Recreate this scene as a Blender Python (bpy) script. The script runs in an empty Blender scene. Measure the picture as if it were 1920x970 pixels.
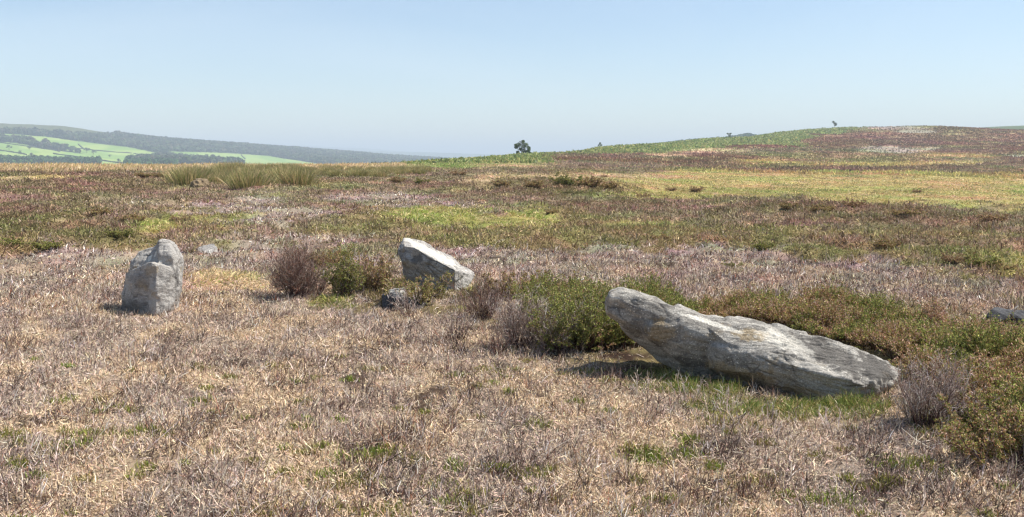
import bpy, bmesh, math
import numpy as np
from mathutils import Vector

# ------------------------------------------------------------------ camera, light, exposure
S = bpy.context.scene
F = 1760.0; PITCH = math.atan(185.0 / F); EYE = 1.65
cam = bpy.data.cameras.new("camera"); camo = bpy.data.objects.new("camera", cam)
S.collection.objects.link(camo); S.camera = camo
cam.sensor_width = 36.0; cam.lens = 36.0 * F / 1920.0
cam.clip_start = 0.1; cam.clip_end = 60000
camo.location = (0, 0, EYE); camo.rotation_euler = (math.pi / 2 - PITCH, 0, 0)

SUN_EL, SUN_AZ = 55.0, 84.0            # azimuth measured from straight ahead (+Y) to the right (+X)
w = bpy.data.worlds.new("World"); S.world = w; w.use_nodes = True
nt = w.node_tree; bg = nt.nodes["Background"]
sky = nt.nodes.new("ShaderNodeTexSky"); sky.sky_type = 'NISHITA'; sky.sun_disc = False
sky.sun_elevation = math.radians(SUN_EL); sky.sun_rotation = math.radians(SUN_AZ)
sky.altitude = 300; sky.air_density = 1.0; sky.dust_density = 0.5; sky.ozone_density = 1.6
tc = nt.nodes.new("ShaderNodeTexCoord"); mpn = nt.nodes.new("ShaderNodeMapping"); mpn.inputs["Scale"].default_value = (1.2, 1.2, 5.0)
nzs = nt.nodes.new("ShaderNodeTexNoise"); nzs.inputs["Scale"].default_value = 1.6; nzs.inputs["Detail"].default_value = 5; nzs.inputs["Distortion"].default_value = .6
mrs = nt.nodes.new("ShaderNodeMapRange"); mrs.inputs[1].default_value = .42; mrs.inputs[2].default_value = .75; mrs.inputs[3].default_value = 0; mrs.inputs[4].default_value = .22
mxs = nt.nodes.new("ShaderNodeMix"); mxs.data_type = 'RGBA'; mxs.inputs[7].default_value = (5.6, 6.3, 6.9, 1)
nt.links.new(tc.outputs["Generated"], mpn.inputs[0]); nt.links.new(mpn.outputs[0], nzs.inputs["Vector"]); nt.links.new(nzs.outputs[0], mrs.inputs[0])
nt.links.new(mrs.outputs[0], mxs.inputs[0]); nt.links.new(sky.outputs[0], mxs.inputs[6]); nt.links.new(mxs.outputs[2], bg.inputs[0]); bg.inputs[1].default_value = 0.10
ld = bpy.data.lights.new("sun", 'SUN'); ld.energy = 4.9; ld.angle = math.radians(0.5); ld.color = (1, .955, .88)
lo = bpy.data.objects.new("sun", ld); S.collection.objects.link(lo)
e, a = math.radians(SUN_EL), math.radians(SUN_AZ)
SUNV = Vector((math.sin(a) * math.cos(e), math.cos(a) * math.cos(e), math.sin(e)))
lo.rotation_euler = SUNV.to_track_quat('Z', 'Y').to_euler(); lo.location = (20, 10, 30)
vs = S.view_settings; vs.view_transform = 'Standard'; vs.look = 'None'; vs.gamma = 1; vs.use_curve_mapping = False
vs.exposure = 0.66
S.cycles.max_bounces = 5; S.cycles.diffuse_bounces = 3; S.cycles.transmission_bounces = 3
S.cycles.volume_bounces = 0; S.cycles.use_denoising = True; S.cycles.denoiser = 'OPENIMAGEDENOISE'; S.cycles.denoising_input_passes = 'RGB_ALBEDO_NORMAL'; S.cycles.denoising_prefilter = 'ACCURATE'; S.cycles.caustics_reflective = False
S.cycles.filter_width = 1.3

R = np.random.default_rng(7)

# ------------------------------------------------------------------ helpers
def lin(c):
    c = np.asarray(c, float) / 255.0
    return np.where(c <= .04045, c / 12.92, ((c + .055) / 1.055) ** 2.4)

_rg = np.random.default_rng(99)
PERM = _rg.permutation(256).astype(np.int64); PERM = np.concatenate([PERM, PERM, PERM])
G3 = _rg.normal(size=(256, 3)); G3 /= np.linalg.norm(G3, axis=1, keepdims=True)
G2 = _rg.uniform(0, 2 * np.pi, 256); G2 = np.stack([np.cos(G2), np.sin(G2)], 1)

def n2(x, y, seed=0):
    x = np.asarray(x, float) + seed * 17.31; y = np.asarray(y, float) - seed * 9.77
    xi = np.floor(x).astype(np.int64); yi = np.floor(y).astype(np.int64)
    fx = x - xi; fy = y - yi
    ux = fx * fx * fx * (fx * (fx * 6 - 15) + 10); uy = fy * fy * fy * (fy * (fy * 6 - 15) + 10)
    def g(ix, iy, dx, dy):
        k = PERM[PERM[ix & 255] + (iy & 255)]
        return G2[k, 0] * dx + G2[k, 1] * dy
    a0 = g(xi, yi, fx, fy); a1 = g(xi + 1, yi, fx - 1, fy)
    b0 = g(xi, yi + 1, fx, fy - 1); b1 = g(xi + 1, yi + 1, fx - 1, fy - 1)
    t0 = a0 + (a1 - a0) * ux; t1 = b0 + (b1 - b0) * ux
    return (t0 + (t1 - t0) * uy) * 1.4

def n3(p, seed=0):
    p = np.asarray(p, float) + seed * 13.7
    i = np.floor(p).astype(np.int64); f = p - i; u = f * f * f * (f * (f * 6 - 15) + 10)
    out = 0
    for dx in (0, 1):
        for dy in (0, 1):
            for dz in (0, 1):
                k = PERM[PERM[PERM[(i[:, 0] + dx) & 255] + ((i[:, 1] + dy) & 255)] + ((i[:, 2] + dz) & 255)]
                d = f - np.array([dx, dy, dz]); gg = (G3[k] * d).sum(1)
                wt = (u[:, 0] if dx else 1 - u[:, 0]) * (u[:, 1] if dy else 1 - u[:, 1]) * (u[:, 2] if dz else 1 - u[:, 2])
                out = out + gg * wt
    return out * 1.5

def fbm2(x, y, o=4, seed=0):
    s = 0; am = 1; t = 0
    for k in range(o):
        s = s + am * n2(x * 2 ** k, y * 2 ** k, seed + k); t += am; am *= .5
    return s / t * 1.5

def sst(a, b, x):
    t = np.clip((x - a) / (b - a), 0, 1); return t * t * (3 - 2 * t)

def unproj(u, v, d):
    """World point seen at photo pixel (u, v) at forward distance y = d."""
    cx = (u - 960) / F; cy = -(v - 485) / F
    dy = math.cos(PITCH) + cy * math.sin(PITCH); dz = -math.sin(PITCH) + cy * math.cos(PITCH)
    return np.array([cx / dy * d, d, EYE + dz / dy * d])

def proj(x, y, z):
    z = z - EYE
    zc = np.maximum(y * math.cos(PITCH) - z * math.sin(PITCH), .05); yc = y * math.sin(PITCH) + z * math.cos(PITCH)
    return 960 + F * x / zc, 485 - F * yc / zc

# ------------------------------------------------------------------ terrain height
V = lambda v: ('v', v)
UC = [-500, 0, 240, 300, 450, 600, 720, 850, 980, 1125, 1250, 1365, 1460, 1560, 1700, 1920, 2500]
ROWS = [
 (1.5, {u: 0 for u in (-500, 2500)}),
 (20, {-500: 0, 2500: 0}),
 (35, {-500: .12, 300: .12, 850: 0, 1250: -.02, 1560: .2, 1700: .08, 1920: -.25, 2500: -.3}),
 (58, {-500: .4, 0: V(338), 300: V(341), 600: V(336), 850: V(331), 980: V(331), 1125: V(343), 1250: -.9, 1460: -1.3, 1920: -2.2, 2500: -2.2}),
 (75, {-500: .6, 0: V(325), 300: V(326), 600: V(324), 850: V(320), 980: V(321), 1125: V(336), 1250: V(352), 1460: V(366), 1700: V(375), 1920: V(385), 2500: V(395)}),
 (105, {-500: .8, 0: V(314), 450: V(314), 600: V(314), 850: V(311), 980: V(314), 1125: V(326), 1250: V(336), 1460: V(346), 1700: V(352), 1920: V(360), 2500: V(375)}),
 (165, {-500: -1.5, 0: -1.5, 450: -1.0, 600: -.2, 720: V(312), 850: V(306), 980: V(306), 1125: V(314), 1250: V(318), 1460: V(322), 1700: V(326), 1920: V(332), 2500: V(340)}),
 (240, {-500: -6, 450: -5, 600: -3, 720: -1, 850: V(303.5), 980: V(295), 1125: V(300), 1250: V(303), 1460: V(307), 1700: V(313), 1920: V(318), 2500: V(325)}),
 (320, {-500: -12, 450: -10, 600: -8, 720: -5, 850: 0, 980: V(292), 1125: V(286), 1250: V(290), 1365: V(290), 1460: V(292), 1700: V(298), 1920: V(304), 2500: V(310)}),
 (430, {-500: -22, 450: -20, 600: -18, 850: -6, 980: -1, 1125: V(279), 1250: V(272), 1365: V(270), 1460: V(274), 1560: V(276), 1700: V(281), 1920: V(287), 2500: V(290)}),
 (560, {-500: -32, 600: -28, 850: -14, 980: -8, 1125: -1, 1250: V(272), 1365: V(262), 1460: V(257), 1560: V(258), 1700: V(262), 1920: V(268), 2500: V(270)}),
 (720, {-500: -40, 600: -36, 850: -24, 980: -18, 1125: -10, 1250: 2, 1365: 10, 1460: V(252), 1560: V(244), 1700: V(239), 1920: V(247), 2500: V(255)}),
 (1000, {-500: -44, 600: -42, 980: -32, 1250: -10, 1460: 12, 1700: 20, 1920: 16, 2500: 10}),
 (1300, {-500: -14, 0: V(312), 300: V(314), 600: -30, 980: -40, 1125: -20, 1250: V(275), 1365: V(268), 1460: V(256), 1700: V(252), 1920: V(240), 2500: V(225)}),
 (1500, {-500: V(303), 0: V(304), 300: V(309), 450: V(312), 600: -18, 980: -42, 1125: -25, 1250: V(272), 1365: V(261), 1460: V(250), 1700: V(247), 1920: V(237), 2500: V(215)}),
 (1900, {-500: V(280), 0: V(278), 300: V(300), 450: V(306), 600: V(310), 850: -35, 980: -42, 1250: 5, 1460: 20, 1920: 50, 2500: 60}),
 (2300, {-500: V(250), 0: V(250), 100: V(254), 300: V(279), 450: V(292), 600: V(302), 720: V(308), 850: -14, 980: -40, 1250: -20, 1920: 30, 2500: 30}),
 (2650, {-500: V(230), 0: V(233), 100: V(236), 200: V(249), 240: V(258), 300: V(265), 450: V(277), 600: V(292), 720: V(300), 850: V(308), 980: -35, 1920: 0, 2500: 0}),
 (3000, {-500: V(232), 0: V(235), 200: V(251), 240: V(260), 300: V(267), 450: V(276), 600: V(286), 720: V(296), 850: V(304), 980: -40, 1920: -30, 2500: -30}),
 (3800, {-500: 20, 450: -10, 2500: -50}),
 (5200, {-500: -60, 2500: -60}),
 (6400, {-500: V(298), 2500: V(298)}),
 (7200, {-500: V(290), 450: V(280), 600: V(281), 700: V(284), 850: V(287.5), 950: V(291), 1100: V(295), 2500: V(298)}),
 (8400, {-500: -60, 2500: -60}),
 (10000, {-500: V(285), 450: V(272), 560: V(274), 640: V(277), 680: V(278), 740: V(283), 900: V(290), 1100: V(294), 2500: V(296)}),
 (13000, {-500: -90, 2500: -90}),
]
def pchip(x, y, xq):
    h = np.diff(x); dl = np.diff(y) / h
    m = np.zeros_like(y)
    for i in range(1, len(x) - 1):
        if dl[i - 1] * dl[i] > 0:
            w1 = 2 * h[i] + h[i - 1]; w2 = h[i] + 2 * h[i - 1]; m[i] = (w1 + w2) / (w1 / dl[i - 1] + w2 / dl[i])
    m[0] = dl[0]; m[-1] = dl[-1]
    k = np.clip(np.searchsorted(x, xq) - 1, 0, len(x) - 2); t = (xq - x[k]) / h[k]
    return ((2*t**3 - 3*t**2 + 1) * y[k] + (t**3 - 2*t**2 + t) * h[k] * m[k] + (-2*t**3 + 3*t**2) * y[k+1] + (t**3 - t**2) * h[k] * m[k+1])
AZC = np.arctan((np.array(UC + [100, 200, 560, 640, 680, 700, 740, 900, 950, 1100]) - 960) / F); AZC = np.unique(AZC)
UCC = 960 + F * np.tan(AZC)
tab = []
for r, dd in ROWS:
    us = sorted(dd); hv = []
    for u in us:
        q = dd[u]; ca = math.cos(math.atan((u - 960) / F))
        hv.append(q if not isinstance(q, tuple) else ('v', q[1]))
    # interpolate in v where both are v, else in h
    def hof(q, uu):
        return EYE - (q[1] - 300) * r * math.cos(math.atan((uu - 960) / F)) / F if isinstance(q, tuple) else q
    line = []
    for uu in UCC:
        k = min(max(np.searchsorted(us, uu) - 1, 0), len(us) - 2); t = (uu - us[k]) / (us[k + 1] - us[k]); t = min(max(t, 0), 1)
        A, B = hv[k], hv[k + 1]
        if isinstance(A, tuple) and isinstance(B, tuple): line.append(hof(('v', A[1] + (B[1] - A[1]) * t), uu))
        else: line.append(hof(A, us[k]) * (1 - t) + hof(B, us[k + 1]) * t)
    tab.append(line)
tab = np.array(tab); LR = np.log([r for r, _ in ROWS])
LQ = np.linspace(LR[0], LR[-1], 900); AQ = np.linspace(AZC[0], AZC[-1], 700)
t1 = np.stack([pchip(LR, tab[:, j], LQ) for j in range(tab.shape[1])], 1)
HT = np.stack([pchip(AZC, t1[i], AQ) for i in range(len(LQ))], 0)

def macro(x, y):
    r = np.maximum(np.hypot(x, y), 1.5); az = np.arctan2(x, y)
    fi = np.clip((np.log(r) - LQ[0]) / (LQ[-1] - LQ[0]) * (len(LQ) - 1), 0, len(LQ) - 1.001)
    fj = np.clip((az - AQ[0]) / (AQ[-1] - AQ[0]) * (len(AQ) - 1), 0, len(AQ) - 1.001)
    i = fi.astype(int); j = fj.astype(int); u = fi - i; v = fj - j
    h = (HT[i, j] * (1-u) * (1-v) + HT[i+1, j] * u * (1-v) + HT[i, j+1] * (1-u) * v + HT[i+1, j+1] * u * v)
    neutral = -np.clip(np.log(r / 60), 0, 3) * 6
    k = sst(0.80, 1.5, np.abs(az))
    return h * (1 - k) + neutral * k

# ------------------------------------------------------------------ map of what grows where
VROW = [238, 250, 262, 272, 283, 292, 303, 312, 322, 332, 345, 360, 372, 385, 400, 415, 435, 455, 475, 500, 530, 560, 600, 650, 700, 760, 830, 970]
MAP = [
 "KKKKKKKKKKKKKKSRR",
 "KKKKKKKKKKKKKRRRR",
 "KKKKKKKKKKKKKRCRR",
 "KKKKKKKKKKKKKRCRR",
 "KKKKKKKKKKKWPBSBR",
 "KKKKKKKKKBBBOOOYB",
 "WWWWWWKKKPBBYPOPB",
 "WWWWWWWKWPPBOYYBP",
 "BBPBOOPPPOPYYPYPO",
 "DBBPOPPPWWWYYYYYY",
 "BBBPPOPBBDYYYYYYY",
 "PPBPPPPBBDOGGGGYG",
 "PBPPMPPPPPBOPYGGG",
 "BBPMMPMMPBBPPPBPY",
 "BDPOMPOGGOPPPPBPB",
 "DDBGMPOGGOOPPPPPP",
 "DDDOPMOOOOGOOPPOP",
 "OBOPMMPOOOOOOPBPO",
 "OMOMMPPMMMMMMOOOO",
 "MMMMMDDMMMMMMMMOG",
 "MMMTMTDGMMMMMMMMO",
 "MMTTTTDDMMMMMMMTM",
 "TMTTTTMTDDDDDDDPD",
 "TMTTTTTTTDDDDDDDD",
 "TTTTMTTTTTOGGGDDD",
 "MTTMTTTTTMTTTOTDD",
 "MTMTMTTTMTTTTTMMD",
 "MMTMTMTMMTTMTMTTM",
]
PAL = {'T': (203, 177, 144), 'M': (171, 153, 138), 'P': (160, 141, 116), 'B': (143, 121, 96), 'D': (132, 118, 82),
       'G': (164, 160, 92), 'Y': (194, 174, 116), 'W': (205, 180, 142), 'K': (136, 152, 84), 'O': (150, 134, 94),
       'R': (142, 110, 84), 'S': (160, 147, 131), 'C': (138, 108, 88)}
TYP = {'T': 0, 'M': 0, 'S': 0, 'P': 1, 'B': 1, 'D': 1, 'R': 1, 'C': 1, 'G': 2, 'Y': 2, 'W': 2, 'O': 3, 'K': 4}
VR = np.array(VROW, float)
GC = np.array([[lin(PAL[c]) for c in row] for row in MAP])
GT = np.array([[np.eye(5)[TYP[c]] for c in row] for row in MAP])
GALL = np.concatenate([GC, GT], 2)
# soft patches laid over the map: u, v, ru, rv, letter
PATCH = [(560, 400, 90, 9, 'M'), (300, 425, 45, 16, 'G'), (800, 404, 95, 14, 'G'), (1000, 412, 60, 10, 'G'), (700, 370, 120, 8, 'M'),
         (1250, 365, 130, 9, 'G'), (1450, 350, 260, 16, 'Y'), (1420, 358, 200, 6, 'G'), (1750, 372, 220, 12, 'Y'), (1120, 355, 60, 10, 'D'),
         (1700, 268, 62, 10, 'C'), (1715, 247, 38, 3.2, 'S'), (1618, 276, 24, 3, 'S'), (1665, 279, 24, 6, 'S'), (1700, 283, 50, 3, 'S'), (1745, 280, 18, 4, 'S'), (1905, 293, 26, 2, 'S'),
         (1440, 256, 80, 15, 'K'), (1570, 269, 70, 10, 'R'), (1540, 248, 50, 4, 'K'), (1350, 296, 75, 6, 'R'), (1240, 303, 120, 5, 'R'), (1420, 276, 70, 4, 'R'), (1500, 284, 90, 3.5, 'B'),
         (1600, 300, 160, 4, 'O'), (1560, 318, 260, 5, 'B'), (1450, 325, 250, 3.5, 'Y'), (1760, 306, 90, 3, 'Y'), (1250, 292, 50, 2.2, 'W'),
         (1100, 300, 80, 4, 'R'), (950, 322, 100, 7, 'P'), (620, 430, 60, 10, 'O'), (200, 322, 150, 4, 'B'), (90, 333, 60, 3, 'Y'),
         (20, 336, 45, 5, 'W'), (110, 355, 220, 10, 'B'), (1840, 590, 80, 12, 'T'), (1560, 570, 260, 8, 'M'), (430, 530, 90, 22, 'W'),
         (1540, 390, 190, 12, 'B'), (1660, 412, 200, 9, 'B'), (1250, 490, 200, 10, 'M'), (1650, 470, 200, 14, 'O'), (1650, 440, 300, 7, 'O'),
         (1150, 440, 180, 14, 'O'), (900, 500, 400, 24, 'M'), (1200, 520, 300, 18, 'M'), (1450, 500, 260, 12, 'M'), (620, 570, 50, 9, 'G'),
         (1240, 700, 70, 12, 'G'), (1330, 728, 90, 10, 'O'), (1480, 770, 190, 16, 'G'), (240, 482, 260, 12, 'M'), (1550, 620, 330, 62, 'D'),
         (1800, 760, 130, 60, 'D')]

def zone(x, y, z):
    """colour (linear) and vegetation weights [stubble, heather, grass, olive mix, bracken] at ground points"""
    u, v = proj(x, y, z)
    r = np.hypot(x, y)
    X = np.arctan2(x, y) * 9.0; Y = np.log(r) * 9.0
    wu = fbm2(X, Y, 3, 3); wv = fbm2(X, Y, 3, 11); wf = fbm2(X * 4, Y * 3, 3, 17)
    mv = sst(310, 345, v)
    du = (wu * 75 + wf * 40) * (.45 + .55 * mv); dv = (wv * .13 + wf * .10) * np.clip(v - 262, 6, 260) * (.8 + .2 * mv)
    uu = np.clip((u + du) / 120, 0, 15.999); v2 = np.clip(v + dv, VR[0], VR[-1] - .01)
    i = np.clip(np.searchsorted(VR, v2) - 1, 0, len(VR) - 2); t = (v2 - VR[i]) / (VR[i+1] - VR[i]); t = sst(.15, .85, t)
    j = uu.astype(int); k = sst(.2, .8, uu - j)
    t = t[:, None]; k = k[:, None]
    g = GALL[i, j] * (1-t) * (1-k) + GALL[i+1, j] * t * (1-k) + GALL[i, j+1] * (1-t) * k + GALL[i+1, j+1] * t * k
    for (pu, pv, ru, rv, c) in PATCH:
        q = np.hypot((u + du * .35 - pu) / ru, (v + dv * .35 - pv) / rv)
        q = q + wf * .3
        m = (1 - sst(.75, 1.15, q))[:, None]
        if m.max() <= 0: continue
        g = g * (1 - m) + np.concatenate([lin(PAL[c]), np.eye(5)[TYP[c]]]) * m
    # near ground: break tan and mauve up at the scale of the litter patches
    near = (1 - sst(12, 22, r)) * g[:, 3]
    q = sst(-.10, .16, fbm2(x * 1.1, y * .8, 4, 31))[:, None]
    tm = lin(PAL['T']) * q + lin(PAL['M']) * (1 - q)
    col = g[:, :3] * (1 - near[:, None] * .8) + tm * near[:, None] * .8
    sp = (sst(.22, .42, fbm2(X * 5, Y * 5, 3, 97)) * sst(16, 30, r) * .5)[:, None]
    alt = np.where((n2(X * 2, Y * 2, 98) > 0)[:, None], lin((122, 98, 76)), lin((116, 110, 70)))
    g = np.concatenate([g[:, :3] * (1 - sp * (1 - g[:, 7:8] * .6)) + alt * sp * (1 - g[:, 7:8] * .6), g[:, 3:]], 1); col = col * (1 - sp * (1 - g[:, 7:8] * .6)) + alt * sp * (1 - g[:, 7:8] * .6)
    sp2 = (sst(.25, .45, fbm2(X * 4, Y * 4, 3, 99)) * sst(14, 24, r) * .6 * (1 - g[:, 7]))[:, None]; col = col * (1 - sp2) + lin((198, 176, 134)) * sp2
    cl = fbm2(X * 3.2, Y * 3.2, 4, 91); c2 = fbm2(X * 1.3, Y * 1.3, 3, 95)
    far_k = sst(9, 16, r)
    col = col * np.exp(far_k * (.42 - .22 * sst(120, 250, r)) * cl)[:, None]
    gshift = np.stack([1 - .22 * c2, 1 + .12 * c2, 1 - .24 * c2], 1)
    col = col * (1 + (gshift - 1) * far_k[:, None])
    return col, g[:, 3:], u, v

BUMPS = []   # local mounds (x, y, radius, height)
def bump_at(u, v, rad, h): 
    d = EYE / ((v - 300) / F); p = unproj(u, v, d); BUMPS.append((p[0], p[1], rad, h))
bump_at(1590, 590, 1.0, .10); bump_at(1200, 672, .25, .07); bump_at(1840, 700, .8, .10); bump_at(560, 520, .7, .10); bump_at(700, 520, .6, .08)
bump_at(1240, 706, .22, -.05); bump_at(1560, 745, .45, -.045); bump_at(1400, 725, .4, -.03)

def height(x, y, detail=True, types=None):
    x = np.asarray(x, float); y = np.asarray(y, float)
    h = macro(x, y); r = np.hypot(x, y)
    if detail:
        a_n = 1 - sst(14, 30, r)
        h = h + a_n * (.035 * fbm2(x * .9, y * .9, 2, 5) + .028 * fbm2(x * 3.2, y * 3.2, 3, 6))
        m = sst(11, 18, r) * (1 - sst(120, 200, r))
        hm = 1 - np.abs(fbm2(x * .8, y * .5, 3, 8)) * 1.6
        h = h + m * (.17 * hm - .07 + .16 * fbm2(x * .22, y * .13, 3, 9))
        f = sst(120, 220, r) * (1 - sst(900, 1000, r))
        h = h + f * (.35 * fbm2(x * .14, y * .09, 4, 10) + .22 * fbm2(x * .5, y * .3, 2, 12))
        f = sst(1100, 1400, r)
        h = h + f * (1.6 * fbm2(x * .012, y * .008, 3, 14)) * np.clip(r / 2500, .5, 3)
        for bx, by, br, bh in BUMPS:
            q = ((x - bx) ** 2 + (y - by) ** 2) / br ** 2
            h = h + bh * np.exp(-q * 1.5)
    return h

def ground_hit(u, v, dmin=2.0, dmax=900.0):
    d = np.exp(np.linspace(math.log(dmin), math.log(dmax), 3000))
    p = unproj(u, v, 1.0); dx, dz = p[0], p[2] - EYE
    g = height(dx * d, d) - (EYE + dz * d)
    k = np.argmax(g > 0) if (g > 0).any() else len(d) - 1
    return np.array([dx * d[k], d[k], height(dx * d[k:k+1], d[k:k+1])[0]])

# ------------------------------------------------------------------ materials
def new_mat(name):
    m = bpy.data.materials.new(name); m.use_nodes = True; n = m.node_tree; 
    return m, n, n.nodes["Principled BSDF"], n.nodes["Material Output"]

def mat_veg(name, trans=0.0, rough=.85, spec=.15, gain=1.0):
    m, n, b, o = new_mat(name)
    at = n.nodes.new("ShaderNodeAttribute"); at.attribute_name = "Col"
    src = at.outputs["Color"]
    if gain != 1.0:
        mx = n.nodes.new("ShaderNodeVectorMath"); mx.operation = 'SCALE'; n.links.new(src, mx.inputs[0]); mx.inputs["Scale"].default_value = gain
        src = mx.outputs[0]
    n.links.new(src, b.inputs["Base Color"]); b.inputs["Roughness"].default_value = rough; b.inputs["Specular IOR Level"].default_value = spec
    if trans > 0:
        t = n.nodes.new("ShaderNodeBsdfTranslucent"); n.links.new(src, t.inputs[0])
        mix = n.nodes.new("ShaderNodeMixShader"); mix.inputs[0].default_value = trans
        n.links.new(b.outputs[0], mix.inputs[1]); n.links.new(t.outputs[0], mix.inputs[2]); n.links.new(mix.outputs[0], o.inputs[0])
    return m

def mat_ground(name, scale, bump, gain=1.0, contrast=.5):
    m, n, b, o = new_mat(name)
    at = n.nodes.new("ShaderNodeAttribute"); at.attribute_name = "Col"
    tc = n.nodes.new("ShaderNodeTexCoord")
    nz = n.nodes.new("ShaderNodeTexNoise"); nz.inputs["Scale"].default_value = scale; nz.inputs["Detail"].default_value = 8; nz.inputs["Roughness"].default_value = .7
    n.links.new(tc.outputs["Object"], nz.inputs["Vector"])
    mr = n.nodes.new("ShaderNodeMapRange"); mr.inputs[1].default_value = .3; mr.inputs[2].default_value = .7
    mr.inputs[3].default_value = gain * (1 - contrast); mr.inputs[4].default_value = gain * (1 + contrast)
    n.links.new(nz.outputs[0], mr.inputs[0])
    vm = n.nodes.new("ShaderNodeVectorMath"); vm.operation = 'SCALE'; n.links.new(at.outputs["Color"], vm.inputs[0]); n.links.new(mr.outputs[0], vm.inputs["Scale"])
    n.links.new(vm.outputs[0], b.inputs["Base Color"]); b.inputs["Roughness"].default_value = .95; b.inputs["Specular IOR Level"].default_value = .05
    if bump:
        bp = n.nodes.new("ShaderNodeBump"); bp.inputs["Strength"].default_value = .8; bp.inputs["Distance"].default_value = bump
        n.links.new(nz.outputs[0], bp.inputs["Height"]); n.links.new(bp.outputs[0], b.inputs["Normal"])
    return m

def mat_rock(name, dark=(95, 92, 90), mid=(150, 148, 144), light=(200, 196, 186), stain=(128, 108, 78), scale=6.0, darkness=.35, gain=.8, bump=.02):
    m, n, b, o = new_mat(name); L = n.links
    tc = n.nodes.new("ShaderNodeTexCoord"); mp = n.nodes.new("ShaderNodeMapping"); mp.inputs["Scale"].default_value = (.45, 1, 1.5)
    mp.inputs["Rotation"].default_value = (0, math.radians(17), 0)
    L.new(tc.outputs["Object"], mp.inputs[0])
    def noise(sc, det, vec, rough=.6, dist=0):
        z = n.nodes.new("ShaderNodeTexNoise"); z.inputs["Scale"].default_value = sc; z.inputs["Detail"].default_value = det
        z.inputs["Roughness"].default_value = rough; z.inputs["Distortion"].default_value = dist; L.new(vec, z.inputs["Vector"]); return z.outputs[0]
    def ramp(src, p0, p1, inv=False):
        r = n.nodes.new("ShaderNodeMapRange"); r.inputs[1].default_value = p0; r.inputs[2].default_value = p1
        r.inputs[3].default_value, r.inputs[4].default_value = (1, 0) if inv else (0, 1); L.new(src, r.inputs[0]); return r.outputs[0]
    def mix(fac, c1, c2):
        x = n.nodes.new("ShaderNodeMix"); x.data_type = 'RGBA'
        L.new(fac, x.inputs[0])
        for k, c in ((6, c1), (7, c2)):
            if isinstance(c, tuple): x.inputs[k].default_value = tuple(lin(c) * gain) + (1,)
            else: L.new(c, x.inputs[k])
        return x.outputs[2]
    big = noise(scale * .5, 6, tc.outputs["Object"]); med = noise(scale * 2.5, 8, mp.outputs[0], .65, .4); fine = noise(scale * 16, 6, tc.outputs["Object"], .7)
    c = mix(ramp(med, .34, .62), dark, mid)
    c = mix(ramp(big, .46, .62), c, mid)
    c = mix(ramp(noise(scale * 1.6, 8, mp.outputs[0], .7, .8), .60 , .70), c, light)
    c = mix(ramp(noise(scale * .9, 7, mp.outputs[0], .65), .64 - darkness * .12, .72 - darkness * .1), c, dark)
    c = mix(ramp(noise(scale * .7, 6, tc.outputs["Object"], .6, .5), .60, .72), c, stain)
    sp = n.nodes.new("ShaderNodeTexVoronoi"); sp.inputs["Scale"].default_value = scale * 9; L.new(tc.outputs["Object"], sp.inputs["Vector"])
    c = mix(ramp(sp.outputs["Distance"], .10, .22, True), c, light) if darkness < .6 else c
    for nm, cc in (("Dark", tuple(int(q * .72) for q in dark)), ("Warm", (158, 134, 92)), ("Pale", (228, 222, 208))):
        at = n.nodes.new("ShaderNodeAttribute"); at.attribute_name = nm; c = mix(at.outputs["Fac"], c, cc)
    fm = n.nodes.new("ShaderNodeVectorMath"); fm.operation = 'SCALE'; fr = n.nodes.new("ShaderNodeMapRange"); fr.inputs[1].default_value = .3; fr.inputs[2].default_value = .7
    fr.inputs[3].default_value = .58; fr.inputs[4].default_value = 1.42; L.new(fine, fr.inputs[0]); L.new(c, fm.inputs[0]); L.new(fr.outputs[0], fm.inputs["Scale"])
    L.new(fm.outputs[0], b.inputs["Base Color"]); b.inputs["Roughness"].default_value = .9; b.inputs["Specular IOR Level"].default_value = .2
    b1 = n.nodes.new("ShaderNodeBump"); b1.inputs["Strength"].default_value = 1.0; b1.inputs["Distance"].default_value = bump; L.new(med, b1.inputs["Height"])
    b2 = n.nodes.new("ShaderNodeBump"); b2.inputs["Strength"].default_value = .9; b2.inputs["Distance"].default_value = bump * .3; L.new(fine, b2.inputs["Height"]); L.new(b1.outputs[0], b2.inputs["Normal"])
    L.new(b2.outputs[0], b.inputs["Normal"])
    return m

M_TWIG = mat_veg("twig", 0, .8, .2, 1.0)
M_LEAF = mat_veg("leaf", .25, .8, .15, 1.0)
M_GRASS = mat_veg("grass_blade", .35, .6, .3, 1.0)
M_FAR = mat_veg("far_foliage", .1, .95, .05, 1.0)

# ------------------------------------------------------------------ mesh from arrays
def mesh_np(name, verts, quads, cols=None, mat=None, smooth=False):
    verts = np.ascontiguousarray(verts, np.float32).reshape(-1, 3); quads = np.ascontiguousarray(quads, np.int32)
    k = quads.shape[1]
    me = bpy.data.meshes.new(name); me.vertices.add(len(verts)); me.vertices.foreach_set("co", verts.ravel())
    me.loops.add(quads.size); me.loops.foreach_set("vertex_index", quads.ravel())
    me.polygons.add(len(quads)); me.polygons.foreach_set("loop_start", np.arange(0, quads.size, k, dtype=np.int32))
    me.polygons.foreach_set("use_smooth", np.full(len(quads), smooth))
    me.update(calc_edges=True)
    if cols is not None:
        at = me.attributes.new("Col", 'FLOAT_COLOR', 'POINT')
        c = np.ones((len(verts), 4), np.float32); c[:, :3] = cols; at.data.foreach_set("color", c.ravel())
    if mat: me.materials.append(mat)
    return me

def link(me, name, parent=None, loc=None, **props):
    o = bpy.data.objects.new(name, me); S.collection.objects.link(o)
    if parent is not None: o.parent = parent
    if loc is not None: o.location = tuple(float(q) for q in loc)
    for k, v in props.items(): o[k] = v
    return o

def norm(v): return v / np.maximum(np.linalg.norm(v, axis=-1, keepdims=True), 1e-9)

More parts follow.
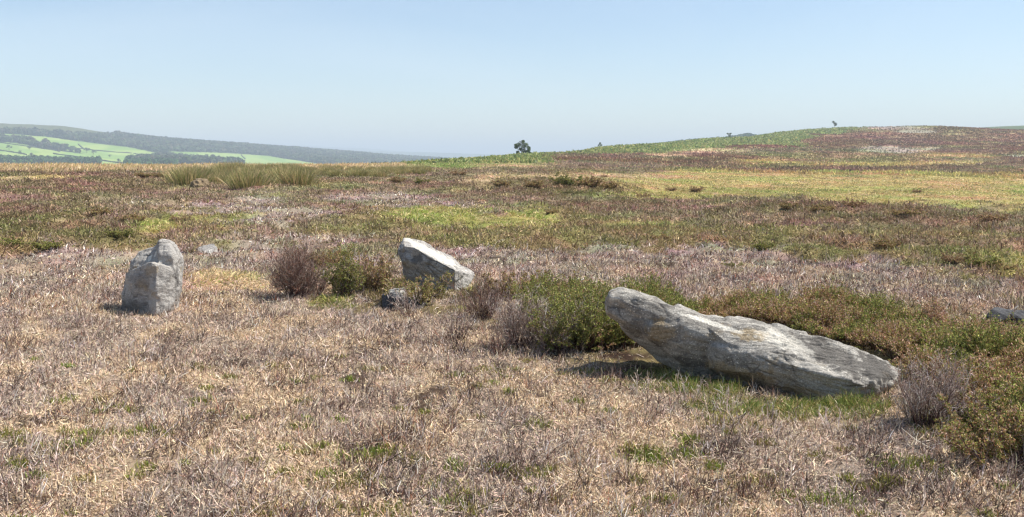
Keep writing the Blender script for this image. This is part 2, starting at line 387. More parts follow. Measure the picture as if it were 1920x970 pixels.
def ribbons(P, W, col, side=None, rng=R):
    """P (N,K,3) centre lines, W (N,K) half widths, col (N,3) or (N,K,3)"""
    N, K, _ = P.shape
    if side is None:
        T = norm(P[:, -1] - P[:, 0]); rnd = rng.normal(size=(N, 3)); side = norm(np.cross(T, rnd))
    s = side[:, None, :] * W[:, :, None]
    Vv = np.stack([P - s, P + s], 2).reshape(-1, 3)
    b = (np.arange(N) * K * 2)[:, None] + (np.arange(K - 1) * 2)[None, :]
    q = np.stack([b, b + 1, b + 3, b + 2], -1).reshape(-1, 4)
    if col.ndim == 2: col = np.repeat(col[:, None, :], K, 1)
    C = np.repeat(col[:, :, None, :], 2, 2).reshape(-1, 3)
    return Vv, q, C

def tubes(P, Rd, col, sides=3, rng=R):
    N, K, _ = P.shape
    T = norm(P[:, -1] - P[:, 0]); a = norm(np.cross(T, rng.normal(size=(N, 3)))); b = np.cross(T, a)
    ang = np.arange(sides) * 2 * np.pi / sides
    ring = a[:, None, None, :] * np.cos(ang)[None, None, :, None] + b[:, None, None, :] * np.sin(ang)[None, None, :, None]
    Vv = (P[:, :, None, :] + ring * Rd[:, :, None, None]).reshape(-1, 3)
    base = (np.arange(N) * K * sides)[:, None, None] + (np.arange(K - 1) * sides)[None, :, None]
    j = np.arange(sides)[None, None, :]; j2 = (j + 1) % sides
    q = np.stack([base + j, base + j2, base + j2 + sides, base + j + sides], -1).reshape(-1, 4)
    if col.ndim == 2: col = np.repeat(col[:, None, :], K, 1)
    C = np.repeat(col[:, :, None, :], sides, 2).reshape(-1, 3)
    return Vv, q, C

def merge(parts):
    V_, Q_, C_ = [], [], []; o = 0
    for v, q, c in parts:
        V_.append(v); Q_.append(q + o); C_.append(c); o += len(v)
    return np.concatenate(V_), np.concatenate(Q_), np.concatenate(C_)

def curve_blades(base, length, tilt, az, bend, K=3):
    """base (N,3); tilt from vertical at root, az direction, bend extra tilt towards the tip"""
    N = len(base); t = np.linspace(0, 1, K)[None, :]
    th = tilt[:, None] + bend[:, None] * t
    step = length[:, None] / (K - 1)
    dxy = np.sin(th) * step; dz = np.cos(th) * step
    dxy[:, 0] = 0; dz[:, 0] = 0
    cx = np.cumsum(dxy, 1); cz = np.cumsum(dz, 1)
    P = np.stack([cx * np.sin(az)[:, None], cx * np.cos(az)[:, None], cz], -1) + base[:, None, :]
    return P

def scatter(n, r0, r1, k, ul=-180, ur=2100, rng=R):
    """ground points with area density ~ r^-k"""
    q = 2 - k
    uu = rng.random(n)
    r = (r0 ** q + uu * (r1 ** q - r0 ** q)) ** (1 / q) if abs(q) > 1e-6 else r0 * (r1 / r0) ** uu
    az = np.arctan((ul - 960) / F) + rng.random(n) * (np.arctan((ur - 960) / F) - np.arctan((ul - 960) / F))
    return r * np.sin(az), r * np.cos(az), r

def vary(col, rng, v=.18, hue=.06):
    n = len(col)
    return np.clip(col * np.exp(rng.normal(0, v, (n, 1))) * np.exp(rng.normal(0, hue, (n, 3))), .005, .95)

# ------------------------------------------------------------------ ground sheets
def polar_sheet(name, r0, r1, nr, mat, kind, colf, full=True):
    a_in = np.linspace(-.60, .60, 760)
    if full:
        a_out = np.linspace(.60, 2 * np.pi - .60, 90)[1:-1]; az = np.concatenate([a_in, a_out])
    else: az = a_in
    rr = np.exp(np.linspace(math.log(r0), math.log(r1), nr))
    A, RR = np.meshgrid(az, rr); x = (RR * np.sin(A)).ravel(); y = (RR * np.cos(A)).ravel(); z = height(x, y)
    n, m = len(rr), len(az)
    i = np.arange(n - 1)[:, None]; j = np.arange(m)[None, :] if full else np.arange(m - 1)[None, :]
    j2 = (j + 1) % m
    q = np.stack([i * m + j + 0 * i, i * m + j2, (i + 1) * m + j2, (i + 1) * m + j], -1).reshape(-1, 4)[:, ::-1]
    Vv = np.stack([x, y, z], 1)
    c = colf(x, y, z)
    if full and r0 < 3:   # close the middle
        Vv = np.concatenate([Vv, [[0, 0, z[:m].mean()]]]); c = np.concatenate([c, c[:1]])
        # (the middle is closed by a ring of narrow quads that share the centre)
        jj = np.arange(0, m - 1, 2); cen = np.full(len(jj), len(Vv) - 1)
        q = np.concatenate([q, np.stack([jj, (jj + 1) % m, (jj + 2) % m, cen], -1)])
    me = mesh_np(name, Vv, q, c, mat, True)
    return link(me, name, kind='structure')

PEAT = [(745, 928, 60, 18), (420, 968, 60, 14), (1540, 900, 30, 6), (240, 842, 40, 7), (1180, 668, 60, 8), (860, 660, 30, 5), (1175, 905, 26, 6), (700, 655, 50, 4), (1330, 905, 26, 8), (590, 735, 30, 5), (1010, 742, 22, 4), (1480, 772, 30, 5)]
def peat(u, v, x, y):
    m = np.zeros(len(u)); w_ = fbm2(x * 6, y * 6, 3, 55)
    for a_, b_, c_, d_ in PEAT: m = np.maximum(m, 1 - sst(.6, 1.2, np.hypot((u - a_) / c_, (v - b_) / d_) + .5 * w_))
    return np.maximum(m, sst(.30, .52, fbm2(x * 1.9, y * 1.6, 3, 57)) * .9)
def moor_col(x, y, z):
    c = np.zeros((len(x), 3)); fwd = y > .5
    c[:] = lin(PAL['M'])
    if fwd.any():
        cc, _, _, _ = zone(x[fwd], y[fwd], z[fwd]); c[fwd] = cc
    if fwd.any():
        nf = fwd & (np.hypot(x, y) < 16); uu_, vv_ = proj(x[nf], y[nf], z[nf]); pm = peat(uu_, vv_, x[nf], y[nf])[:, None]
        c[nf] = c[nf] * (1 - pm) + lin((84, 66, 56)) * pm
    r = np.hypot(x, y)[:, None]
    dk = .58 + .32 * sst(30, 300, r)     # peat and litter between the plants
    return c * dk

# far hillside: woods and fields
def pl(pts, u): p = np.array(pts, float); return np.interp(u, p[:, 0], p[:, 1])
def wood_mask(u, v):
    top = pl([(-400, 246), (0, 248), (60, 249), (120, 254), (180, 257), (215, 256), (250, 240)], u)
    bot = pl([(-400, 249), (0, 250), (40, 253), (90, 257), (160, 267), (240, 276), (290, 286), (312, 290), (320, 284), (420, 287), (500, 292), (570, 303), (600, 308), (900, 330)], u)
    a_ = (v > top) & (v < bot)
    t2 = pl([(-400, 256), (0, 260), (22, 263), (58, 267), (93, 275), (117, 281), (142, 285), (155, 288)], u); b2 = pl([(-400, 264), (0, 266), (42, 270), (93, 281), (150, 288)], u)
    b_ = (u < 158) & (v > t2) & (v < b2)
    t3 = pl([(244, 304), (280, 300), (300, 295), (330, 298), (380, 303), (440, 308), (470, 311)], u)
    c_ = (u > 244) & (u < 470) & (v > t3) & (v < 311)
    d_ = (u < 190) & (v > 303) & (v < 312) | (u > 235) & (u < 330) & (v > 308)
    return a_ | b_ | c_, d_
def far_col(x, y, z):
    u, v = proj(x, y, z); r = np.hypot(x, y)
    f = fbm2(x * .004, y * .003, 3, 40)[:, None]
    field = lin((138, 166, 86)) * (1 + .14 * f); f2 = lin((160, 180, 98))
    k = sst(-.1, .1, n2(u * .012, v * .09, 5))[:, None]
    c = field * (1 - k) + f2 * k
    ridge = (v < pl([(-400, 243), (0, 246), (120, 250), (215, 252), (240, 200)], u))
    c = np.where(ridge[:, None], lin((96, 100, 62)), c)
    wm, cm = wood_mask(u, v); c = np.where((wm | cm)[:, None], lin((52, 66, 38)), c)
    right = (x > 0) | (np.abs(np.arctan2(x, y)) > .8)
    c = np.where(right[:, None], lin((92, 104, 60)) , c)
    far = (r > 4500)[:, None]
    ff = fbm2(x * .0016, y * .0009, 3, 43)[:, None]
    c = np.where(far, lin((88, 104, 62)) * (1 + .7 * ff), c)
    return c * .8

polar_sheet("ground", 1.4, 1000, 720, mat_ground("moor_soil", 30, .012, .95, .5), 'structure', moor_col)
polar_sheet("far_hillside", 1000, 4500, 300, mat_ground("hill_pasture", .02, 0, 1, .12), 'structure', far_col)
polar_sheet("distant_hills", 4500, 13000, 90, mat_ground("distant_land", .003, 0, 1, .2), 'structure', far_col)

# ------------------------------------------------------------------ stones
def smooth_min(a, b, k): return a
def stone(name, hulls, mat, label, stains=(), voxel=.008, amp=.012, strat=.0, strat_dir=(1, 0, -.3), seed=0, cat="stone", group=None, smooth=1, nscale=7.0, strat_fn=None, chips=18, chipd=.012):
    bm = bmesh.new(); allp = np.concatenate([np.array(h, float) for h in hulls]); org = allp.mean(0); org[2] = allp[:, 2].min()
    for h in hulls:
        b2 = bmesh.new(); vs_ = [b2.verts.new(Vector(np.array(p, float) - org)) for p in h]
        res = bmesh.ops.convex_hull(b2, input=vs_)
        dead = [e for e in res['geom_interior'] if isinstance(e, bmesh.types.BMVert)]
        for e in set(dead): b2.verts.remove(e)
        tmp = bpy.data.meshes.new("tmp"); b2.to_mesh(tmp); b2.free(); bm.from_mesh(tmp); bpy.data.meshes.remove(tmp)
    me = bpy.data.meshes.new(name); bm.to_mesh(me); bm.free()
    o = bpy.data.objects.new(name, me); S.collection.objects.link(o)
    md = o.modifiers.new("r", 'REMESH'); md.mode = 'VOXEL'; md.voxel_size = voxel
    ms = o.modifiers.new("s", 'SMOOTH'); ms.iterations = smooth; ms.factor = .5
    dg = bpy.context.evaluated_depsgraph_get(); ev = o.evaluated_get(dg)
    m2 = bpy.data.meshes.new_from_object(ev); o.modifiers.clear(); o.data = m2; m2.name = name; bpy.data.meshes.remove(me)
    n = len(m2.vertices); co = np.zeros(n * 3, np.float32); m2.vertices.foreach_get("co", co); co = co.reshape(-1, 3).astype(float)
    no = np.zeros(n * 3, np.float32); m2.vertices.foreach_get("normal", no); no = no.reshape(-1, 3).astype(float)
    rg = np.random.default_rng(seed + 5)
    cw = co + .05 * np.stack([n3(co * 6, seed + k) for k in range(3)], 1)
    d = amp * (n3(co * nscale, seed) + .6 * n3(co * nscale * 2.1, seed + 1) + .45 * n3(co * nscale * 4.3, seed + 2)) + amp * 1.3 * n3(co * nscale * .45, seed + 4)
    # chipped facets: cellular steps
    pts = co[rg.integers(0, n, 70)]; off = rg.uniform(-1, 1, 70) * amp * .8; tl = rg.normal(0, .12, (70, 3))
    num = np.zeros(n); den = np.zeros(n) + 1e-12; best = np.full(n, 1e9)
    for p in pts: best = np.minimum(best, ((cw - p) ** 2).sum(1))
    for k, p in enumerate(pts):
        wt = np.exp(-(((cw - p) ** 2).sum(1) - best) / .005); num += wt * (off[k] + ((co - p) * tl[k]).sum(1)); den += wt
    d = d + np.clip(num / den, -amp * 2, amp * 2)
    if strat:
        sd = norm(np.array(strat_dir, float)); al = co @ sd
        perp = co - al[:, None] * sd
        s1 = n3(perp * 26 + al[:, None] * sd * 6, seed + 7) ; s2 = n3(perp * 55 + al[:, None] * sd * 13, seed + 8)
        rid = 1 - 2 * np.abs(s1); 
        wgt = strat_fn(co + org) if strat_fn else 1.0
        d = d + strat * wgt * (rid * .8 + .5 * s2)
    # bedding cracks and joints
    sd = norm(np.array(strat_dir, float)); al = co @ sd; perp = co - al[:, None] * sd
    cr1 = n3(perp * 7 + al[:, None] * sd * 1.6, seed + 31); cr2 = n3(cw * 6.5, seed + 32)
    crack = np.exp(-(cr1 / .035) ** 2) * sst(-.05, .25, n3(co * 4, seed + 33)) + .8 * np.exp(-(cr2 / .03) ** 2) * sst(.05, .3, n3(co * 3.5, seed + 34))
    crack = np.clip(crack, 0, 1)
    d = d - amp * .9 * crack - amp * .35 * np.abs(n3(co * 32, seed + 35))
    co2 = co + no * d[:, None]
    m2.vertices.foreach_set("co", co2.astype(np.float32).ravel()); m2.polygons.foreach_set("use_smooth", np.ones(len(m2.polygons), bool)); m2.update()
    A = {'Dark': crack * .7, 'Warm': np.zeros(n), 'Pale': np.zeros(n)}
    wp = co2 + org; su, sv = proj(wp[:, 0], wp[:, 1], wp[:, 2])
    nn = n3(co2 * 14, seed + 21) + .7 * n3(co2 * 31, seed + 22) + .5 * n3(co2 * 70, seed + 23)
    for (kind, cu, cv, ru, rv, rot, amt) in stains:
        cr, sr = math.cos(rot), math.sin(rot); dx = su - cu; dy = sv - cv
        q = np.hypot((dx * cr + dy * sr) / ru, (-dx * sr + dy * cr) / rv)
        A[kind] = np.maximum(A[kind], amt * (1 - sst(.75, 1.15, q + .45 * nn)))
    for kk, arr in A.items():
        at = m2.attributes.new(kk, 'FLOAT', 'POINT'); at.data.foreach_set("value", arr.astype(np.float32))
    m2.materials.clear(); m2.materials.append(mat)
    o.location = org; o['label'] = label; o['category'] = cat
    if group: o['group'] = group
    return o

def U(*pts): return [unproj(*p) for p in pts]
ROCK = mat_rock("weathered_gritstone", dark=(100, 95, 89), mid=(164, 159, 150), light=(214, 208, 194), stain=(146, 126, 94), scale=5, darkness=.4, gain=1.02, bump=.03)
ROCK2 = mat_rock("pale_gritstone", dark=(120, 116, 112), mid=(170, 165, 158), light=(218, 211, 196), stain=(154, 138, 112), scale=7, darkness=.2, gain=.98, bump=.02)
ROCKD = mat_rock("dark_lichened_rock", dark=(62, 62, 64), mid=(98, 97, 98), light=(150, 146, 138), stain=(96, 88, 70), scale=9, darkness=.7, gain=.85, bump=.02)

# long fallen stone
fallen = [
 U((1138,565,7.3),(1138,590,7.3),(1145,549,7.35),(1163,542,7.4),(1172,546,7.1),(1146,556,7.08),(1142,585,7.08),(1158,604,7.2),(1192,640,7.15),(1215,664,7.2),
   (1200,551,7.55),(1200,557,7.05),(1235,640,6.98),(1262,694,7.15),(1290,708,7.1),(1330,712,7.0),
   (1300,584,7.4),(1262,574,7.02),(1345,606,6.98),(1348,600,7.3),(1200,640,7.5),(1300,700,7.5),(1385,655,6.80),(1380,720,6.95)),
 U((1300,588,7.3),(1310,600,6.98),(1355,599,7.25),(1440,606,7.05),(1435,612,6.85),(1510,623,7.0),(1400,642,6.72),(1360,640,6.76),(1330,690,6.85),
   (1380,700,6.68),(1380,722,6.85),(1460,742,6.72),(1530,752,6.62),(1480,690,6.50),(1540,700,6.42),(1430,690,7.4),(1550,700,7.2),(1330,700,7.4)),
 U((1400,603,7.12),(1500,623,6.92),(1560,639,6.85),(1620,661,6.8),(1672,681,6.72),(1692,692,6.68),(1692,702,6.6),(1672,722,6.5),(1648,738,6.45),(1615,752,6.42),
   (1560,756,6.44),(1500,748,6.55),(1560,705,6.38),(1620,724,6.36),(1640,710,6.42),(1480,690,6.5),(1440,650,6.7),(1600,700,7.1),(1450,690,7.3)),
 U((1395,640,6.74),(1480,684,6.5),(1600,712,6.36),(1600,742,6.40),(1540,742,6.50),(1420,716,6.74),(1370,690,6.78),(1360,660,6.78),(1500,700,6.9)),
]
stone("fallen_stone", fallen, ROCK, "long pale grey fallen stone leaning up at its left end over a grassy hollow", voxel=.0075, amp=.0085, strat=.009,
      strat_dir=(1, -.15, -.22), seed=3, smooth=2, nscale=5, strat_fn=lambda p: .12 + 1.0 * sst(1.45, 2.0, p[:, 0]), cat="standing stone", stains=[('Dark', 1560, 668, 95, 20, .42, .75), ('Dark', 1640, 690, 40, 22, .5, .8), ('Dark', 1200, 612, 30, 16, 0, .5), ('Dark', 1235, 585, 24, 22, .6, .35), ('Warm', 1410, 628, 34, 12, .1, .55), ('Warm', 1400, 705, 90, 12, .3, .45),
      ('Warm', 1240, 620, 26, 20, 0, .45), ('Pale', 1152, 558, 10, 6, .3, .7), ('Pale', 1470, 640, 60, 14, .35, .4), ('Pale', 1340, 608, 70, 4, .3, .6), ('Dark', 1330, 690, 70, 12, .25, .5), ('Warm', 1520, 738, 90, 8, .2, .5), ('Dark', 1450, 725, 70, 6, .25, .6), ('Dark', 1320, 612, 34, 9, .3, .4)])

# upright stone at the left
up = [
 U((293,500,9.87),(292,590,9.9),(283,491,9.93),(237,511,10.14),(225,590,10.22),(229,572,10.18),(318,500,9.98),(340,530,10.15),(331,558,10.1),(318,584,9.98),(300,495,9.9),
   (240,515,10.5),(230,590,10.55),(335,590,10.55),(342,500,10.5)),
 U((300,455,10.12),(304,451,10.15),(317,450,10.15),(325,455,10.2),(337,468,10.25),(343,485,10.28),(344,500,10.28),(341,530,10.25),(296,500,9.98),(297,478,10.02),(322,480,10.02),(330,520,10.05),
   (302,455,10.45),(325,458,10.5),(342,490,10.5),(285,500,10.5),(288,490,10.2),(330,560,10.4),(290,560,10.4)),
 U((257,473,10.3),(270,471,10.3),(292,466,10.25),(300,458,10.25),(247,492,10.3),(240,510,10.3),(285,500,10.1),(250,500,10.15),(298,470,10.5),(262,473,10.5),(245,510,10.5),(295,560,10.4),(300,500,10.12)),
]
stone("upright_stone", up, ROCK2, "squat upright grey standing stone with a stepped top, alone at the left", voxel=.0075, amp=.009, strat=.003,
      strat_dir=(.2, 0, 1), seed=11, smooth=1, nscale=6, cat="standing stone", stains=[('Dark', 250, 575, 26, 12, 0, .6), ('Dark', 262, 525, 20, 14, 0, .3), ('Pale', 282, 482, 3, 9, .5, .8), ('Pale', 291, 478, 2, 8, .4, .8), ('Dark', 332, 520, 4, 26, 0, .6), ('Warm', 285, 505, 12, 10, 0, .35)])

lean = [
 U((757,450,12.1),(765,452,12.3),(792,456,12.3),(830,474,12.4),(888,510,12.3),(890,516,12.1),(878,524,11.95),(872,545,11.9),(856,552,11.75),(830,560,11.75),
   (745,470,11.95),(748,480,11.9),(757,460,11.8),(775,463,11.72),(800,478,11.68),(820,490,11.66),(852,506,11.66),(854,546,11.72),(760,500,11.78),(762,520,11.85),(775,560,11.9),
   (770,555,12.3),(850,560,12.3)),
]
stone("leaning_stone", lean, ROCK2, "wedge shaped pale stone with a bright sloping top, half hidden by heather in the middle", voxel=.009, amp=.011, strat=.004,
      strat_dir=(1, 0, -.55), seed=21, smooth=1, nscale=6, cat="standing stone", stains=[('Dark', 782, 487, 13, 8, -.3, .7), ('Dark', 750, 478, 7, 14, 0, .4), ('Dark', 806, 491, 6, 4, 0, .6), ('Pale', 810, 474, 60, 7, .5, .5)])

def boulder(name, u, v, dep, wpx, hpx, depthm, mat, label, seed, pts=9, amp=.012, **k):
    rg = np.random.default_rng(seed); c = unproj(u, v, dep); W = wpx * dep / F; H = hpx * dep / F
    P = []
    for i in range(26):
        an = i / 26 * 2 * np.pi * 3.1; t = (i + .5) / 26
        rr = math.sqrt(max(0, 1 - t ** 2.2)) * rg.uniform(.82, 1.05)
        P.append(c + np.array([math.cos(an) * W / 2 * rr, math.sin(an) * depthm / 2 * rr, t * H * rg.uniform(.9, 1.02)]))
    for an in np.linspace(0, 2 * np.pi, 9)[:-1]: P.append(c + np.array([math.cos(an) * W / 2, math.sin(an) * depthm / 2, -.06]))
    return stone(name, [P], mat, label, amp=amp, seed=seed, smooth=1, **k)
stone("dark_boulder", [U((716,553,10.6),(727,541,10.65),(742,538,10.65),(752,542,10.6),(792,556,10.6),(800,570,10.5),(716,575,10.5),(725,585,10.4),(790,585,10.4),(745,560,10.35),(720,560,10.9),(790,560,10.9))],
      ROCKD, "small dark boulder behind dead twigs, in front of the wedge shaped stone", voxel=.008, amp=.012, seed=31, cat="boulder", stains=[('Pale', 762, 547, 34, 8, .2, .5), ('Pale', 735, 545, 12, 4, 0, .5)])
pb = ground_hit(386, 474)
stone("flat_boulder", [[unproj(u, v - 1, pb[1] + dd) for u, v, dd in ((365,468,0),(370,463,.05),(385,463,.1),(390,459,.1),(400,458,.12),(407,465,.05),(408,474,0),(366,476,0),(380,476,-.12),(400,476,-.1),(370,476,.3),(405,476,.3))]],
      ROCK2, "small flat grey boulder in the heather, just right of and behind the upright stone", voxel=.009, amp=.01, seed=41, cat="boulder")
wb = ground_hit(1085, 527)
boulder("white_boulder", 1085, 526, wb[1], 26, 6, .14, mat_rock("white_stone", (190, 186, 178), (215, 210, 202), (235, 230, 222), (200, 190, 170), 20, .1, .95, .005),
        "tiny white stone lying in low grey heather stubble", 43, voxel=.006, amp=.004, cat="stone")
rb = ground_hit(1885, 606); rd = rb[1]
stone("slab_boulder", [[unproj(u, v, rd + dd) for u, v, dd in ((1848,592,.05),(1860,579,.05),(1866,577,.12),(1898,581,.12),(1900,600,0),(1850,604,0),(1848,604,.4),(1865,579,.4),(1900,582,.45))],
                       [unproj(u, v, rd + dd) for u, v, dd in ((1896,590,-.05),(1904,581,.05),(1918,582,.1),(1945,592,.1),(1950,610,0),(1898,606,-.05),(1905,608,.4),(1945,590,.4))]],
      ROCKD, "dark flat topped boulder at the right edge among brown heather", voxel=.009, amp=.009, seed=51, cat="boulder")
mb = ground_hit(372, 350)
boulder("pale_mound", 374, 347, mb[1], 34, 14, 1.3, mat_rock("straw_mound", (112, 98, 78), (156, 136, 108), (186, 166, 138), (124, 118, 78), 2.5, .5, .8, .08),
        "pale tan mossy boulder at the foot of the rushes far left", 47, voxel=.03, amp=.06, cat="boulder", nscale=2.0)

# ------------------------------------------------------------------ stones' footprints keep plants out
FOOT = []
def foot(pts):  # list of (u, v) on the ground
    FOOT.append(np.array([unproj(u, v, EYE / ((v - 300) / F))[:2] for u, v in pts]))
FOOT.append(np.array([unproj(u, 700, d)[:2] for u, d in ((1262, 7.2), (1300, 7.0), (1380, 6.72), (1480, 6.5), (1600, 6.38), (1660, 6.45), (1692, 6.68), (1560, 7.05), (1440, 7.2), (1300, 7.5))]))
FOOT.append(np.array([unproj(u, 580, d)[:2] for u, d in ((226, 10.05), (292, 9.88), (326, 10.1), (343, 10.35), (330, 10.65), (230, 10.55))]))
FOOT.append(np.array([unproj(u, 540, d)[:2] for u, d in ((752, 11.75), (856, 11.66), (888, 12.0), (888, 12.35), (760, 12.35))]))
FOOT.append(np.array([unproj(u, 580, d)[:2] for u, d in ((716, 10.35), (792, 10.35), (800, 10.8), (720, 10.9))]))
def inside(x, y):
    m = np.zeros(len(x), bool)
    for P in FOOT:
        c = np.zeros(len(x), bool); n = len(P)
        for i in range(n):
            x1, y1 = P[i]; x2, y2 = P[(i + 1) % n]
            k = ((y1 > y) != (y2 > y)) & (x < (x2 - x1) * (y - y1) / (y2 - y1 + 1e-12) + x1); c ^= k
        m |= c
    return m

HC = {'bleach': (222, 208, 196), 'greyt': (175, 158, 145), 'mauve': (146, 123, 110), 'dark': (88, 68, 60), 'black': (60, 48, 46), 'straw': (222, 198, 162), 'tan': (194, 166, 136), 'rust': (150, 100, 76)}
HL = {k: lin(v) for k, v in HC.items()}
def pick(names, probs, n, rng):
    A = np.array([HL[k] for k in names]); p = np.array(probs, float); return A[rng.choice(len(names), n, p=p / p.sum())]

# near litter: flat curled straw and leaf scraps
def litter():
    rg = np.random.default_rng(21); n = 480000
    x, y, r = scatter(n, 3.3, 15, 1.35, rng=rg); z = height(x, y)
    c, t, u, v = zone(x, y, z); keep = (rg.random(n) < (t[:, 0] + .25 * (t[:, 2] + t[:, 3]) + .15) * (.35 + .65 * sst(-.45, .0, fbm2(x * 2.6, y * 2.6, 3, 64))) * (1 - .75 * peat(u, v, x, y))) & ~inside(x, y)
    x, y, z, c, r = x[keep], y[keep], z[keep], c[keep], r[keep]; n = len(x)
    wt = c[:, 0:1] / lin(PAL['T'])[0]
    pal = pick(['straw', 'tan', 'greyt', 'bleach', 'rust', 'mauve', 'dark'], [.19, .24, .22, .09, .05, .12, .09], n, rg)
    col = vary(.5 * pal + .5 * c * 1.12, rg, .22, .05)
    L = np.clip(rg.gamma(3, .010, n), .010, .075) * (1 + .03 * r)
    P = curve_blades(np.stack([x, y, z + rg.uniform(0, .015, n)], 1), L, rg.uniform(1.0, 1.6, n), rg.uniform(0, 2 * np.pi, n), rg.normal(0, 1.1, n), 4)
    wd = rg.uniform(.0008, .0024, n) * (1 + .05 * r)
    W = wd[:, None] * np.array([.7, 1, .9, .35])[None]; P[:, :, 0] += 0; P[:, 2:] += rg.normal(0, .004, (n, 2, 3)) * [1, 1, .5]
    T = norm(P[:, -1] - P[:, 0]); side = norm(np.cross(T, norm(rg.normal(0, .45, (n, 3)) + [0, 0, 1])))
    v_, q_, c_ = ribbons(P, W, col, side, rg)
    link(mesh_np("plant_litter", v_, q_, c_, M_TWIG), "plant_litter", kind='stuff', label="pale straw coloured dead moss, leaf and stem litter covering the open ground")
litter()

# near stubble: burnt, leafless heather twigs
def stubble():
    rg = np.random.default_rng(22); n = 190000
    x, y, r = scatter(n, 3.3, 17, 1.25, rng=rg); z = height(x, y)
    c, t, u, v = zone(x, y, z)
    cl = sst(-.35, .35, fbm2(x * 2.1, y * 2.1, 3, 61))
    keep = (rg.random(n) < t[:, 0] * (.25 + .75 * cl) + .12) & ~inside(x, y)
    x, y, z, c, r, cl = x[keep], y[keep], z[keep], c[keep], r[keep], cl[keep]; n = len(x)
    patch = sst(-.3, .3, fbm2(x * 1.1, y * 1.1, 3, 62))
    dk = rg.random(n) < .38 + .4 * patch
    col = np.where(dk[:, None], pick(['dark', 'black', 'mauve', 'rust'], [.45, .25, .25, .05], n, rg), pick(['bleach', 'greyt', 'mauve', 'straw'], [.28, .38, .22, .12], n, rg))
    col = vary(col, rg, .2, .04)
    tall = np.clip(rg.gamma(2.6, .021, n), .02, .22) * (.45 + .8 * cl)
    wind = .5
    az = np.where(rg.random(n) < .55, rg.normal(.9, .7, n), rg.uniform(0, 2 * np.pi, n))
    P = curve_blades(np.stack([x, y, z - .005], 1), tall, np.abs(rg.normal(.85, .4, n)), az, rg.normal(0, .6, n), 4)
    P[:, 1:] += np.cumsum(rg.normal(0, .0045, (n, 3, 3)), 1)
    rad = rg.uniform(.0008, .0021, n) * (1 + .05 * r)
    v1 = tubes(P, rad[:, None] * np.array([1, .9, .75, .4])[None], col, 3, rg)
    # side twigs from the second joint
    s = rg.random(n) < .6; m = s.sum()
    P2 = curve_blades(P[s, 1], tall[s] * rg.uniform(.35, .75, m), rg.uniform(.2, 1.3, m), rg.uniform(0, 2 * np.pi, m), rg.normal(0, .5, m), 3)
    v2 = tubes(P2, rad[s][:, None] * np.array([.75, .6, .35])[None], col[s], 3, rg)
    # taller dark skeletons, branched two or three times
    m = 2600; x, y, r = scatter(m, 3.3, 13, 1.1, rng=rg); z = height(x, y); k = (sst(-.1, .3, fbm2(x * 1.7, y * 1.7, 3, 63)) > rg.random(m)) & ~inside(x, y)
    x, y, z = x[k], y[k], z[k]; m = len(x); L = rg.uniform(.07, .17, m)
    A = curve_blades(np.stack([x, y, z - .01], 1), L, np.abs(rg.normal(.6, .35, m)), rg.normal(.8, 1.0, m), rg.normal(0, .5, m), 5); A[:, 1:] += np.cumsum(rg.normal(0, .005, (m, 4, 3)), 1)
    ca = vary(pick(['dark', 'black', 'mauve', 'greyt'], [.4, .3, .15, .15], m, rg), rg, .2, .04)
    v3 = tubes(A, rg.uniform(.0014, .0026, m)[:, None] * np.array([1, .9, .8, .65, .4])[None], ca, 4, rg)
    ex = [v3]
    for j in (1, 2, 3):
        Bq = curve_blades(A[:, j], L * rg.uniform(.3, .55, m), rg.uniform(.2, 1.3, m), rg.uniform(0, 6.28, m), rg.normal(0, .6, m), 4); Bq[:, 1:] += np.cumsum(rg.normal(0, .003, (m, 3, 3)), 1)
        ex.append(tubes(Bq, rg.uniform(.0009, .0016, m)[:, None] * np.array([1, .8, .6, .35])[None], ca, 3, rg))
    V_, Q_, C_ = merge([v1, v2] + ex)
    link(mesh_np("heather_stubble", V_, Q_, C_, M_TWIG), "heather_stubble", kind='stuff', label="low leafless stubble of burnt heather twigs, dark and bleached, over the foreground")
stubble()

